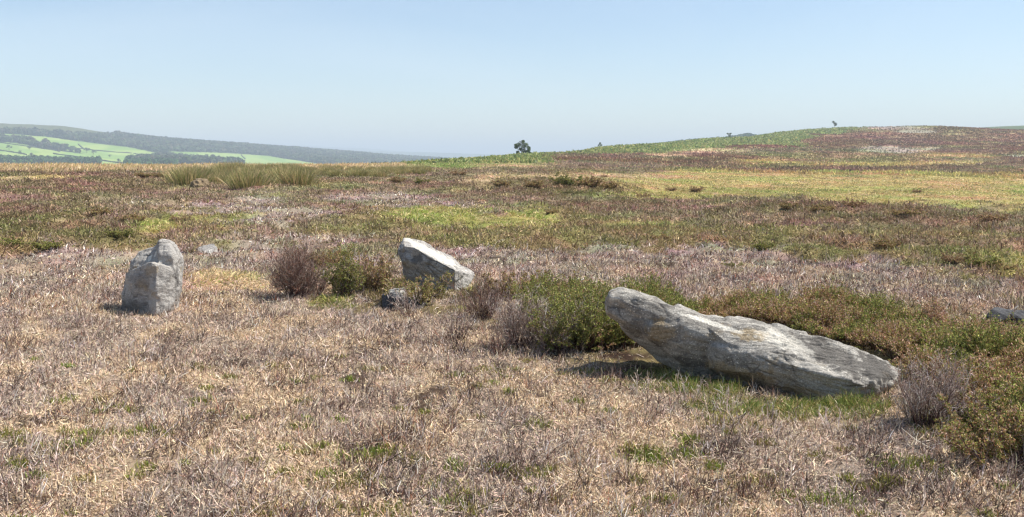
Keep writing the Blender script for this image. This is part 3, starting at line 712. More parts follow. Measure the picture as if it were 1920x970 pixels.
# small green regrowth in the stubble
def regrowth():
    rg = np.random.default_rng(23)
    spots = [(115,755),(240,770),(250,815),(375,690),(520,692),(570,755),(635,672),(15,815),(160,815),(150,835),(640,915),(725,850),(700,860),(830,915),(880,930),(840,945),(925,697),(1065,705),(1095,703),(990,680),(950,655),
             (1140,640),(1010,800),(1005,890),(940,880),(1190,845),(1210,858),(1235,865),(1340,955),(1675,872),(1690,880),(1665,900),(1760,892),(1890,920),(1720,870),(1410,910),(1570,940),(600,840),(680,900),(780,865),(660,862),
             (100,845),(290,810),(380,755),(210,768),(430,710),(700,695),(1100,700),(1290,855),(1530,860),(1460,790),(730,965),(650,960),(880,958),(500,965),(590,955),(610,895),(1320,790),(1350,795),(860,705)]
    for i in range(110): spots.append((rg.uniform(0, 1920), rg.uniform(660, 990)))
    B, Cc = [], []
    for k, (u, v) in enumerate(spots):
        g = ground_hit(u, v, 3, 20); big = rg.uniform(.4, 1.05) if k < 60 else rg.uniform(.2, .45)
        m = int(260 * big); q = rg.normal(0, .055 * big, (m, 2)) * [1.5, 1]
        B.append(np.stack([g[0] + q[:, 0], g[1] + q[:, 1]], 1)); tone = rg.random()
        base = lin((140, 158, 66)) * (1 - tone) + lin((158, 146, 84)) * tone
        Cc.append(np.repeat(base[None], m, 0))
    B = np.concatenate(B); Cc = np.concatenate(Cc); n = len(B); z = height(B[:, 0], B[:, 1])
    keep = ~inside(B[:, 0], B[:, 1]); B, Cc, z = B[keep], Cc[keep], z[keep]; n = len(B)
    P = curve_blades(np.stack([B[:, 0], B[:, 1], z], 1), rg.uniform(.012, .05, n), np.abs(rg.normal(.4, .35, n)), rg.uniform(0, 6.28, n), rg.normal(.2, .3, n), 3)
    W = rg.uniform(.0016, .0034, n)[:, None] * np.array([.8, 1, .3])
    v_, q_, c_ = ribbons(P, W, vary(Cc * .8, rg, .25, .07), None, rg)
    link(mesh_np("heather_regrowth", v_, q_, c_, M_LEAF), "heather_regrowth", kind='stuff', label="little green cushions of new heather and bilberry shoots dotted in the stubble")
regrowth()

# grass by the fallen stone and in near hollows
def near_grass():
    rg = np.random.default_rng(24); n = 60000
    x, y, r = scatter(n, 4.5, 16, 1.6, rng=rg); z = height(x, y); c, t, u, v = zone(x, y, z)
    zones = [(1250, 712, 75, 14, 1), (1340, 735, 90, 14, 1.2), (1480, 770, 200, 18, 1.6), (1630, 765, 60, 30, 1.6), (620, 570, 50, 9, 1), (1880, 800, 90, 60, .6), (1790, 810, 70, 30, .7), (800, 548, 40, 10, .6), (1300, 735, 130, 9, .8)]
    wgt = np.zeros(n)
    for pu, pv, ru, rv, s in zones: wgt = np.maximum(wgt, s * (1 - sst(.5, 1.25, np.hypot((u - pu) / ru, (v - pv) / rv))))
    for k in range(7):
        pass
    keep = (rg.random(n) < np.maximum(wgt, .03 * (t[:, 2] + t[:, 3]))) & ~inside(x, y)
    # extra points concentrated in the zones
    ex = []
    for pu, pv, ru, rv, s in zones:
        m = int(ru * 20 * s); q = np.sqrt(rg.random(m)); an = rg.uniform(0, 6.28, m)
        uu = pu + ru * q * np.cos(an); vv = pv + rv * q * np.sin(an); d = EYE / ((vv - 300) / F)
        ex.append(np.stack([(uu - 960) / F * d, d], 1))
    ex = np.concatenate(ex); x = np.concatenate([x[keep], ex[:, 0]]); y = np.concatenate([y[keep], ex[:, 1]])
    k2 = ~inside(x, y); x, y = x[k2], y[k2]; z = height(x, y); n = len(x); r = np.hypot(x, y)
    L = np.clip(rg.gamma(4, .012, n), .015, .14) * (.45 + .6 * sst(-.2, .3, fbm2(x * 4, y * 4, 2, 66)))
    P = curve_blades(np.stack([x, y, z], 1), L, np.abs(rg.normal(.25, .25, n)), rg.uniform(0, 6.28, n), np.abs(rg.normal(.7, .5, n)), 4)
    W = rg.uniform(.0011, .0022, n)[:, None] * np.array([.8, 1, .8, .2]) * (1 + .03 * r)[:, None]
    g1 = np.array([lin((112, 132, 60)), lin((148, 154, 82)), lin((190, 170, 116))])[rg.choice(3, n, p=[.4, .32, .28])]
    v_, q_, c_ = ribbons(P, W, vary(g1 * .85, rg, .2, .06), None, rg)
    link(mesh_np("grass", v_, q_, c_, M_GRASS), "grass", kind='stuff', label="short fresh green grass along the foot of the fallen stone")
near_grass()

# middle distance: heather and grass, growing sprig by sprig
def midground():
    rg = np.random.default_rng(25); n = 1150000
    x, y, r = scatter(n, 11, 170, 1.66, rng=rg); z = height(x, y); c, t, u, v = zone(x, y, z)
    ins = inside(x, y)
    k = rg.random(n); cum = np.cumsum(t, 1)
    typ = (k[:, None] > cum).sum(1); typ = np.minimum(typ, 4)
    mixr = rg.random(n) < .62 - .5 * fbm2(x * .7, y * .35, 3, 77); typ = np.where(typ == 3, np.where(mixr, 1, 2), typ); typ = np.where(typ == 4, 2, typ)
    lo = (typ == 0) & (rg.random(n) < .35)
    out = []
    hum = sst(-.1, .35, fbm2(x * .9, y * .6, 3, 71)); hum2 = sst(-.25, .3, fbm2(x * 2.2, y * 1.6, 2, 72))
    # heather sprigs
    m = (typ == 1) & ~ins; N = m.sum(); rr = r[m]
    L = (.035 + .05 * hum[m] + .05 * hum2[m]) * rg.uniform(.5, 1.3, N) * (1 + .006 * rr)
    P = curve_blades(np.stack([x[m], y[m], z[m]], 1), L, np.abs(rg.normal(.9, .4, N)), rg.uniform(0, 6.28, N), rg.normal(.1, .5, N), 3)
    W = (.0028 + .00042 * rr)[:, None] * np.array([.55, 1, .5]) * rg.uniform(.6, 1.2, N)[:, None]
    cc = c[m].copy(); gr = rg.random(N); 
    cc = np.where((gr < .13)[:, None], lin((122, 114, 72)), cc); cc = np.where((gr > .93)[:, None], lin((176, 156, 136)), cc)
    cc = np.where(((gr > .16) & (gr < .26))[:, None], lin((110, 88, 72)), cc)
    hc = ribbons(P, W, vary(cc * 1.06, rg, .17, .025), None, rg)
    link(mesh_np("moor_heather", *hc, M_LEAF), "moor_heather", kind='stuff', label="brown and mauve heather covering the moor between the stones and the hill")
    # grasses
    m = (typ == 2) & ~ins; N = m.sum(); rr = r[m]
    L = (.03 + .07 * hum[m]) * rg.uniform(.5, 1.3, N) * (1 + .008 * rr)
    P = curve_blades(np.stack([x[m], y[m], z[m]], 1), L, np.abs(rg.normal(.85, .4, N)), rg.normal(.8, 1.5, N), np.abs(rg.normal(.5, .5, N)), 3)
    W = (.0018 + .00045 * rr)[:, None] * np.array([.8, 1, .3]) * rg.uniform(.6, 1.2, N)[:, None]
    cc = c[m].copy(); gr = rg.random(N); cc = np.where((gr < .2)[:, None], lin((214, 192, 140)), cc); cc = np.where((gr > .85)[:, None], lin((148, 150, 84)), cc)
    hc = ribbons(P, W, vary(cc * 1.05, rg, .17, .04), None, rg)
    link(mesh_np("moor_grass", *hc, M_GRASS), "moor_grass", kind='stuff', label="yellow green moor grass in the damp hollow and on the skyline")
    # grey stubble beyond the near zone
    m = lo & ~ins; N = m.sum(); rr = r[m]
    L = .048 * rg.uniform(.4, 1.6, N) * (1 + .012 * rr)
    P = curve_blades(np.stack([x[m], y[m], z[m]], 1), L, np.abs(rg.normal(.95, .4, N)), rg.normal(.9, 1.5, N), rg.normal(0, .6, N), 3)
    W = (.0015 + .0004 * rr)[:, None] * np.array([1, .8, .4]) * rg.uniform(.6, 1.2, N)[:, None]
    dk = rg.random(N) < .4
    col = np.where(dk[:, None], pick(['dark', 'mauve', 'rust'], [.4, .4, .2], N, rg), pick(['bleach', 'greyt', 'mauve', 'straw'], [.25, .4, .25, .1], N, rg))
    hc = ribbons(P, W, vary(col, rg, .2, .05), None, rg)
    link(mesh_np("grey_stubble", *hc, M_TWIG), "grey_stubble", kind='stuff', label="mauve grey bands of burnt heather stubble beyond the stones")
midground()

# pale grass fringe on the left skyline, hill heather and bracken
def hillside():
    rg = np.random.default_rng(26)
    n = 26000; x, y, r = scatter(n, 78, 125, 1.0, -150, 760, rg); z = height(x, y)
    L = rg.uniform(.2, .5, n); P = curve_blades(np.stack([x, y, z], 1), L, np.abs(rg.normal(.2, .2, n)), rg.normal(.8, 1, n), np.abs(rg.normal(.5, .3, n)), 3)
    W = .035 * np.array([.8, 1, .3])[None] * rg.uniform(.5, 1.2, n)[:, None]
    col = np.where((rg.random(n) < .75)[:, None], lin((216, 188, 146)), lin((178, 160, 104)))
    link(mesh_np("skyline_grass", *ribbons(P, W, vary(col, rg, .15, .05), None, rg), M_GRASS), "skyline_grass", kind='stuff', label="pale wheat coloured grass along the left edge of the moor")
    n = 300000; x, y, r = scatter(n, 150, 760, 1.5, 560, 2060, rg); z = height(x, y); c, t, u, v = zone(x, y, z)
    # bracken
    m = rg.random(n) < t[:, 4] * .8; N = m.sum()
    L = rg.uniform(.35, .9, N) * (1 + .0012 * r[m]); az = rg.uniform(0, 6.28, N)
    P = curve_blades(np.stack([x[m], y[m], z[m]], 1), L, np.abs(rg.normal(.5, .3, N)), az, np.abs(rg.normal(.7, .3, N)), 3)
    W = (.05 + .0007 * r[m])[:, None] * np.array([.4, 1, .3]) * rg.uniform(.6, 1.3, N)[:, None]
    gg = np.array([lin((150, 156, 92)), lin((126, 140, 80)), lin((180, 172, 110)), lin((104, 112, 70))])[rg.choice(4, N, p=[.42, .28, .22, .08])]
    link(mesh_np("bracken", *ribbons(P, W, vary(gg * .95, rg, .18, .05), None, rg), M_GRASS), "bracken", kind='stuff', label="bright green bracken spreading over the skyline slope")
    m = (rg.random(n) < (t[:, 1] + t[:, 3] * .6 + t[:, 2] * .5 + t[:, 0] * .2) * .7); N = m.sum()
    L = rg.uniform(.25, .6, N) * (1 + .0008 * r[m])
    P = curve_blades(np.stack([x[m], y[m], z[m] - .05], 1), L, np.abs(rg.normal(.5, .35, N)), rg.uniform(0, 6.28, N), rg.normal(.2, .3, N), 3)
    W = (.05 + .0006 * r[m])[:, None] * np.array([.8, 1, .4]) * rg.uniform(.5, 1.3, N)[:, None]
    link(mesh_np("hill_heather", *ribbons(P, W, vary(c[m] * .98, rg, .16, .025), None, rg), M_LEAF), "hill_heather", kind='stuff', label="reddish brown heather on the rounded hill at the right")
hillside()

# ------------------------------------------------------------------ heather bank behind the fallen stone
def sprigs(base, n, rg, dirs, Lr=(.03, .06), w=.0035):
    L = rg.uniform(*Lr, n)
    t = np.linspace(0, 1, 3)[None, :, None]
    P = base[:, None, :] + dirs[:, None, :] * (L[:, None, None] * t)
    W = np.full((n, 1), w) * np.array([[.6, 1, .35]]) * rg.uniform(.7, 1.3, (n, 1))
    return P, W
GREENS = [(134, 136, 72), (106, 112, 60), (158, 152, 88), (154, 122, 86), (188, 156, 134), (124, 92, 68), (84, 86, 52)]
def live_cols(n, rg, p): return vary(1.25 * np.array([lin(c) for c in GREENS])[rg.choice(len(GREENS), n, p=np.array(p) / sum(p))], rg, .25, .05)

def bank():
    rg = np.random.default_rng(31)
    poly = np.array([(1000, 580), (1060, 572), (1130, 574), (1200, 576), (1330, 586), (1450, 588), (1560, 594), (1640, 606), (1720, 628), (1790, 645), (1850, 655), (2100, 665),
                     (2150, 900), (1930, 878), (1850, 850), (1790, 800), (1740, 745), (1700, 705), (1600, 655), (1450, 618), (1350, 612), (1300, 600), (1240, 640), (1200, 662), (1100, 668), (1030, 650), (990, 600)], float)
    PW = np.array([unproj(u, v, EYE / ((v - 300) / F))[:2] for u, v in poly])
    # back rows of plants rise above the line of their feet
    n = 0; pts = []
    lo_, hi_ = PW.min(0), PW.max(0)
    while n < 1900:
        q = rg.uniform(lo_, hi_, (4000, 2)); x, y = q.T; c = np.zeros(len(q), bool); m = len(PW)
        for i in range(m):
            x1, y1 = PW[i]; x2, y2 = PW[(i+1) % m]; k = ((y1 > y) != (y2 > y)) & (x < (x2-x1)*(y-y1)/(y2-y1+1e-12)+x1); c ^= k
        c &= ~inside(x, y); pts.append(q[c]); n += c.sum()
    pts = np.concatenate(pts)[:1900]
    x, y = pts.T; z = height(x, y); n = len(pts)
    size = .85 + .75 * fbm2(x * 2.2, y * 2.2, 3, 81)
    u_, _ = proj(x, y, z); size *= np.where(u_ < 1230, 1.35, 1.0)
    H = np.clip(.22 * size * rg.uniform(.7, 1.25, n), .08, .42)
    # stems
    k = 8; bx = np.repeat(np.stack([x, y, z], 1), k, 0); N = n * k
    til = np.abs(rg.normal(.5, .3, N)); az = rg.uniform(0, 6.28, N); L = np.repeat(H, k) * rg.uniform(.8, 1.15, N)
    P = curve_blades(bx, L, til, az, rg.normal(.1, .25, N), 5)
    st = tubes(P, np.array([[.0022, .002, .0016, .0012, .0008]]) * rg.uniform(.8, 1.3, (N, 1)), vary(np.repeat(lin((92, 70, 56))[None], N, 0), rg, .2, .05), 3, rg)
    # sprigs up the outer two thirds of every stem
    ks = 46; N2 = N * ks
    t = rg.uniform(.42, 1.0, N2); sid = np.repeat(np.arange(N), ks)
    f = t * 4; i = np.minimum(f.astype(int), 3); fr = (f - i)[:, None]
    b = P[sid, i] * (1 - fr) + P[sid, i + 1] * fr
    b = b + rg.normal(0, .009, (N2, 3)) * [1, 1, .5]
    dr = norm(norm(P[sid, 4] - P[sid, 2]) + rg.normal(0, .8, (N2, 3)) + [0, 0, .3])
    PS, W = sprigs(b, N2, rg, dr, (.009, .022), .0034)
    tone = sst(-.25, .25, fbm2(x * 1.6, y * 1.6, 3, 83)); tone = np.clip(tone * .8 + .75 * (1 - sst(1230, 1350, u_)) - .05, 0, 1); tn = np.repeat(np.repeat(tone, k), ks)
    green = live_cols(N2, rg, [.34, .3, .16, .05, .02, .03, .1]); brown = live_cols(N2, rg, [.08, .05, .16, .26, .30, .12, .03])
    plant_t = np.repeat(np.repeat(rg.random(n), k), ks)
    col = np.where((plant_t < tn)[:, None], green, brown)
    sp = ribbons(PS, W, col, None, rg)
    V_, Q_, C_ = merge([st, sp])
    link(mesh_np("heather_bank", V_, Q_, C_, M_LEAF), "heather_bank", kind='stuff', label="thick bank of green and brown living heather behind and right of the fallen stone")
bank()

# ------------------------------------------------------------------ single shrubs
def empty(name, loc, label, cat, group=None, rz=0):
    o = bpy.data.objects.new(name, None); S.collection.objects.link(o); o.location = tuple(float(q) for q in loc); o.rotation_euler = (0, 0, rz)
    o.empty_display_size = .1; o['label'] = label; o['category'] = cat
    if group: o['group'] = group
    return o

def copy_thing(root, loc, scale, rz, label, group=None):
    c = root.copy(); S.collection.objects.link(c); c.location = tuple(float(q) for q in loc); c.scale = scale; c.rotation_euler = (0, 0, rz)
    c['label'] = label
    if group: c['group'] = group
    for ch in list(root.children):
        d = ch.copy(); S.collection.objects.link(d); d.parent = c
        for g in ch.children:
            e_ = g.copy(); S.collection.objects.link(e_); e_.parent = d
    return c

def shrub_meshes(seed, W, H, stems=46, twigs=10, twiglets=6, live=0.0, pal=None, rad=.003, stemcol=(88, 66, 62), twigcol=(('mauve', 'greyt', 'dark', 'bleach'), (.4, .3, .2, .1)), spread=1.0, sprig=12, spw=.003, LF=.017):
    rg = np.random.default_rng(seed)
    N = stems; az = rg.uniform(0, 6.28, N); q = np.sqrt(rg.random(N)) * spread
    base = np.stack([np.sin(az) * q * W * .10, np.cos(az) * q * W * .10, np.full(N, -.02)], 1)
    til = np.arctan(q * (W / 2) / H) * .9; L = np.sqrt((q * W / 2) ** 2 + (H * np.sqrt(np.maximum(1 - .55 * q ** 2, .1))) ** 2) * rg.uniform(.5, 1.2, N) * (1 + .6 * n2(2.2 * np.sin(az) * q + seed, 2.2 * np.cos(az) * q, seed))
    P = curve_blades(base, L, til * 1.25, az, -til * .5 + rg.normal(0, .15, N), 6); P[:, 1:] += np.cumsum(rg.normal(0, .016 * H / .4, (N, 5, 3)), 1)
    s1 = tubes(P, np.array([[1.4, 1.2, 1, .8, .6, .35]]) * rad * rg.uniform(.8, 1.4, (N, 1)), vary(np.repeat(lin(stemcol)[None], N, 0), rg, .25, .05), 5, rg)
    def kids(P, k, t0, lf, spread_, K):
        n = len(P) * k; sid = np.repeat(np.arange(len(P)), k); KK = P.shape[1] - 1
        t = rg.uniform(t0, 1, n) * KK; i = np.minimum(t.astype(int), KK - 1); fr = (t - i)[:, None]
        b = P[sid, i] * (1 - fr) + P[sid, i + 1] * fr
        d = norm(norm(P[sid, i + 1] - P[sid, i]) + rg.normal(0, spread_, (n, 3)) + [0, 0, .25])
        LL = lf * rg.uniform(.5, 1.2, n); tt = np.linspace(0, 1, K)
        Q = b[:, None] + d[:, None] * (LL[:, None] * tt[None])[:, :, None]
        Q[:, 1:] += rg.normal(0, .06, (n, K - 1, 3)) * LL[:, None, None]
        return Q
    P2 = kids(P, twigs, .3, H * .30, .5, 4); n2_ = len(P2)
    c2 = vary(pick(twigcol[0], twigcol[1], n2_, rg), rg, .2, .04)
    s2 = tubes(P2, np.array([[.55, .5, .42, .25]]) * rad * rg.uniform(.8, 1.2, (n2_, 1)), c2, 3, rg)
    P3 = kids(P2, twiglets, .25, H * .13, .6, 3); n3_ = len(P3)
    c3 = vary(pick(twigcol[0], twigcol[1], n3_, rg), rg, .25, .05)
    s3 = tubes(P3, np.array([[.36, .32, .2]]) * rad * rg.uniform(.8, 1.2, (n3_, 1)), c3, 3, rg)
    fol = None
    if live > 0:
        P4 = kids(P3, int(sprig * 1.6), .05, LF, .9, 3); n4 = len(P4); mk = rg.random(n4) < live; P4 = P4[mk]; n4 = len(P4)
        fol = ribbons(P4, np.full((n4, 1), spw) * np.array([[.7, 1, .35]]) * rg.uniform(.7, 1.3, (n4, 1)), live_cols(n4, rg, pal), None, rg)
    return s1, merge([s2, s3]), fol

def merge3(a_, b_): return merge([a_, b_])
def shrub(name, pos, label, cat, seed, W, H, rz=0, group=None, sink=.01, **k):
    s1, s2, fol = shrub_meshes(seed, W, H, **k)
    pos = np.array(pos) - [0, 0, sink]
    if k.get('stems', 46) <= 16:      # wiry skeletons are one mesh
        o = link(mesh_np(name, *merge3(s1, s2), M_TWIG), name, None, pos, label=label, category=cat)
        if group: o['group'] = group
        return o
    r_ = empty(name, pos, label, cat, group, rz)
    link(mesh_np("stems", *s1, M_TWIG), "stems", r_); link(mesh_np("twigs", *s2, M_TWIG), "twigs", r_)
    if fol is not None: link(mesh_np("foliage", *fol, M_LEAF), "foliage", r_)
    return r_
g = lambda u, v: ground_hit(u, v, 2.5, 120)
DM = (('mauve', 'dark', 'rust', 'greyt'), (.35, .4, .1, .15)); GM = (('greyt', 'mauve', 'bleach', 'dark'), (.38, .3, .17, .15)); PG = (('bleach', 'greyt'), (.6, .4))
shrub("dead_heather_bush", g(556, 560), "dark maroon leafless heather bush right of the upright stone", "dead bush", 101, .80, .60, stems=90, twigs=11, twiglets=6, twigcol=DM, rad=.0028)
shrub("dead_heather_bush", g(590, 555), "lower maroon grey bush touching the right side of the dark leafless bush", "dead bush", 102, .5, .28, stems=40, twigs=10, twiglets=6, twigcol=DM, rad=.0026)
shrub("dead_heather_bush", g(1735, 800), "mauve grey leafless bush against the low right end of the fallen stone", "dead bush", 103, .50, .37, stems=60, twigs=11, twiglets=6, twigcol=GM, rad=.0022)
shrub("dead_heather_bush", g(1800, 790), "low grey twiggy bush leaning right beside the green bank", "dead bush", 104, .42, .22, stems=36, twigs=10, twiglets=6, twigcol=GM, rad=.002)
shrub("dead_heather_bush", g(975, 650), "grey pink twiggy bush left of the green heather and fallen stone", "dead bush", 105, .60, .42, stems=64, twigs=11, twiglets=6, twigcol=GM, rad=.0024)
shrub("dead_heather_bush", g(905, 598), "maroon twiggy bush just right of the wedge shaped stone", "dead bush", 106, .60, .36, stems=60, twigs=10, twiglets=6, twigcol=DM, rad=.0024)
shrub("dead_heather_bush", g(1040, 660), "mauve bush growing into the left side of the dark green heather", "dead bush", 107, .5, .34, stems=46, twigs=10, twiglets=6, twigcol=GM, rad=.0024)
shrub("dead_heather_bush", g(855, 640), "thin wiry dead heather sprays over yellow grass below the wedge stone", "dead bush", 108, .5, .36, stems=16, twigs=6, twiglets=4, twigcol=GM, rad=.0026)
shrub("dead_heather_bush", g(935, 668), "small bare blackish heather skeleton at the edge of the stubble", "dead bush", 109, .34, .30, stems=14, twigs=7, twiglets=4, twigcol=DM, rad=.0028)
shrub("dead_heather_bush", g(770, 592), "sparse bleached twigs standing over the small dark boulder", "dead bush", 110, .5, .24, stems=24, twigs=7, twiglets=4, twigcol=(('bleach', 'greyt', 'mauve'), (.4, .4, .2)), rad=.0024)
for i, (u, v, W, H) in enumerate([(1195, 738, .26, .16), (1290, 752, .34, .20), (1360, 776, .24, .20), (1440, 790, .22, .14), (1560, 808, .34, .16)]):
    lab = ["bleached bare twigs in the shaded hollow under the raised end of the fallen stone", "largest tangle of bleached antler like twigs in front of the fallen stone",
           "forked pale dead stem standing before the middle of the fallen stone", "short pale twigs in the grass below the widest part of the fallen stone",
           "pale contorted twigs at the grass edge left of the mauve bush"][i]
    shrub("bleached_twigs", g(u, v), lab, "dead twigs", 120 + i, W, H, stems=9, twigs=3, twiglets=3, twigcol=PG, stemcol=(190, 172, 158), rad=.0028, group="bleached heather twigs in front of the fallen stone")
for i, (u, v, W, H, lab) in enumerate([(680, 958, .20, .10, "low dark twig tuft at the very bottom of the stubble"), (1400, 935, .16, .16, "thin wiry stem curling up from the right foreground stubble"),
                                       (975, 870, .18, .10, "small dark twig tuft in the centre foreground"), (640, 770, .22, .13, "upright dark twigs in the left centre stubble"), (320, 850, .30, .13, "dark branching twigs left of centre in the foreground"),
                                       (30, 650, .5, .22, "dark mauve heather skeletons at the left edge of the photo"), (1430, 922, .22, .12, "brownish dead tuft in the right foreground"), (545, 640, .3, .14, "wispy pale stems in the open stubble below the dark bush")]):
    shrub("twig_tuft", g(u, v), lab, "dead twigs", 140 + i, W, H, stems=16, twigs=5, twiglets=3, twigcol=DM if i != 7 else PG, rad=.002)
PGN = [.36, .28, .14, .06, .02, .04, .1]; PBR = [.12, .08, .14, .26, .2, .16, .04]
shrub("gorse_bush", g(650, 556), "bright green bushy shrub between the dark leafless bush and the wedge stone", "shrub", 151, .42, .42, stems=40, twigs=9, twiglets=5, live=.8, pal=PGN, sprig=7, spw=.0036)
shrub("heather_shrub", g(700, 548), "olive green heather shrub just left of the wedge shaped stone", "heather shrub", 152, .6, .36, stems=46, twigs=9, twiglets=5, live=.7, pal=PBR, sprig=7, spw=.0036)
shrub("heather_shrub", g(775, 572), "green grey heather shrub in front of the wedge shaped stone", "heather shrub", 153, .75, .26, stems=56, twigs=9, twiglets=5, live=.55, pal=[.2, .14, .2, .12, .2, .06, .04], sprig=7, spw=.0034)
shrub("heather_shrub", g(1150, 650), "dark green heather shrub right behind the raised end of the fallen stone", "heather shrub", 159, .75, .36, stems=60, twigs=10, twiglets=6, live=.8, pal=[.4, .34, .12, .04, .03, .05, .12], sprig=7, spw=.0032)
shrub("heather_shrub", g(1070, 655), "large yellow green heather shrub left of the raised end of the fallen stone", "heather shrub", 154, .85, .36, stems=70, twigs=10, twiglets=6, live=.8, pal=[.4, .34, .1, .03, .02, .03, .12], sprig=7, spw=.0032)
shrub("heather_shrub", g(960, 560), "low olive heather shrub on the far side of the grey pink bush", "heather shrub", 155, .8, .22, stems=50, twigs=9, twiglets=5, live=.8, pal=PBR, sprig=7, spw=.0036)
shrub("heather_shrub", g(1890, 862), "dense dark heather shrub spilling onto the stubble at the lower right edge", "heather shrub", 156, .9, .19, stems=70, twigs=10, twiglets=6, live=.55, pal=[.14, .14, .12, .2, .16, .16, .08], sprig=7, spw=.003)
shrub("heather_shrub", g(620, 500), "low brown green heather behind the bright green shrub", "heather shrub", 157, .9, .2, stems=50, twigs=8, twiglets=5, live=.8, pal=PBR, sprig=6, spw=.004)
pk = shrub("flowering_heather", g(1762, 632), "small heather clump with pink flowers in the bank behind the fallen stone", "heather shrub", 158, .28, .26, stems=24, twigs=8, twiglets=5, live=.8, pal=[.02, .02, .1, .2, .6, .1, 0], sprig=6, spw=.003)

# bushes dotted over the middle distance: three kinds, copied
proto = [shrub("heather_clump", (0, -6, -1), "x", "heather shrub", 171, 1.0, .42, stems=44, twigs=8, twiglets=5, live=.9, pal=PBR, sprig=5, spw=.009, rad=.005, LF=.035),
         shrub("heather_clump", (0, -6, -1), "x", "heather shrub", 172, 1.0, .42, stems=44, twigs=8, twiglets=5, live=.9, pal=PGN, sprig=5, spw=.009, rad=.005, LF=.035),
         shrub("heather_clump", (0, -6, -1), "x", "heather shrub", 173, 1.0, .42, stems=44, twigs=9, twiglets=6, live=.35, pal=[.05, .05, .1, .3, .2, .3, 0], sprig=5, spw=.008, rad=.006, LF=.035)]
clumps = [
 (1790, 492, .75, 2, "round mauve grey heather clump alone in the right middle distance"), (1838, 500, .9, 1, "green topped clump right of the mauve grey one at the right"),
 (1885, 505, .8, 0, "brown clump nearest the right edge in the middle distance"), (1372, 500, .5, 1, "small vivid green clump in grey stubble beyond the fallen stone"), (1345, 512, .25, 1, "tiny green tuft left of the vivid green clump in grey stubble"),
 (1660, 465, 1.0, 0, "dark brown clump in olive grass beyond the heather bank"), (1090, 480, .5, 2, "low brown clump beyond the wedge stone and to its right"),
 (1205, 372, 1.5, 2, "dark lone heather bush at the edge of the yellow green grass"), (1260, 358, 1.6, 2, "dark bush left in the yellow green hollow"), (1305, 360, 2.2, 2, "wide grey bush in the yellow green hollow"),
 (1133, 333, 1.4, 2, "small dark bush standing in pale grass left of the hollow"), (1720, 362, 1.8, 2, "grey brown bush in the yellow grass on the right"),
 (1105, 352, 3.0, 0, "big brown heather clump at the left end of the yellow grass"), (1140, 354, 2.6, 0, "brown clump next to the big one at the end of the yellow grass"), (1060, 350, 2.6, 1, "dark green and brown clump on the low central rise"),
 (1000, 352, 2.2, 0, "brown clump left of the dark green one on the central rise"), (940, 350, 2.0, 0, "brown clump in the centre above the yellow green patch"), (790, 345, 1.8, 1, "dark green clump below the low purple rise"),
 (745, 343, 1.8, 0, "brown clump below the thin rushes"), (270, 332, 2.2, 0, "dark brown clump left of the rushes"), (300, 333, 2.0, 0, "brown clump touching the left side of the rushes"),
 (250, 415, 1.3, 0, "rounded dark clump high left of the upright stone"), (190, 405, 1.2, 0, "dark brown clump in the left heather"), (225, 445, .9, 1, "dark green clump directly behind the upright stone"),
 (90, 465, 1.0, 1, "green brown clump at the left middle distance"), (340, 415, 1.2, 2, "purplish clump beside the small green patch"), (15, 462, 1.0, 1, "rusty green clump at the left edge"), (1035, 400, .9, 0, "small dark clump right of the yellow green patch"),
 (1540, 398, 1.4, 0, "dark clump on the crest of the right heather ridge"), (1600, 390, 1.5, 2, "mauve clump on top of the right heather ridge"), (1480, 392, 1.2, 0, "brown clump at the left end of the heather ridge"), (1860, 415, 1.5, 2, "mauve brown clump near the right edge on the ridge"),
 (1700, 405, 1.5, 0, "brown clump in the middle of the right ridge"), (860, 330, 2.0, 2, "purple clump on the central skyline rise"), (1430, 470, .8, 1, "olive clump amid brown grass right of centre"), (1240, 450, .8, 0, "brown clump in mixed grass right of centre")]
rgc = np.random.default_rng(5)
for i, (u, v, s, kind, lab) in enumerate(clumps):
    p = ground_hit(u, v, 8, 140); s = s * (.55 if v > 400 else .52)
    copy_thing(proto[kind], p - [0, 0, .03], (s * 1.1, s * 1.1, s * rgc.uniform(.45, .75)), rgc.uniform(0, 6.28), lab, "heather clumps dotted over the middle distance")
for pr in proto:
    for ch in list(pr.children): bpy.data.objects.remove(ch)
    bpy.data.objects.remove(pr)

# ------------------------------------------------------------------ rush tussocks
def rush_mesh(seed, n, H, W):
    rg = np.random.default_rng(seed); q = rg.normal(0, W * .22, (n, 2)); d = np.hypot(*q.T)
    P = curve_blades(np.stack([q[:, 0], q[:, 1], np.zeros(n) - .05], 1), H * rg.uniform(.6, 1.1, n), d / W * .7 + np.abs(rg.normal(0, .14, n)), np.arctan2(q[:, 0], q[:, 1]) + rg.normal(0, .4, n), rg.normal(.25, .25, n), 4)
    Wd = np.array([[.7, 1, .8, .3]]) * .009 * rg.uniform(.7, 1.3, (n, 1))
    pal = np.array([lin((140, 140, 84)), lin((108, 114, 66)), lin((212, 188, 140)), lin((164, 138, 104))])
    return mesh_np("rush_tussock", *ribbons(P, Wd, vary(pal[rg.choice(4, n, p=[.36, .24, .27, .13])], rg, .2, .05), None, rg), M_GRASS)
rushes = [rush_mesh(200 + k, 1100, 1.0, 1.9) for k in range(4)]
rg = np.random.default_rng(8)
spots = []
for k in range(96):
    u = rg.uniform(335, 800)
    vmin, vmax = (324, 346) if u < 560 else (318, 332)
    spots.append((u, rg.uniform(vmin, vmax), (.82 if 380 < u < 570 else .5) * rg.uniform(.6, 1.15)))
spots += [(465, 352, .9), (350, 346, .9), (480, 350, .7), (360, 342, 1.0)]
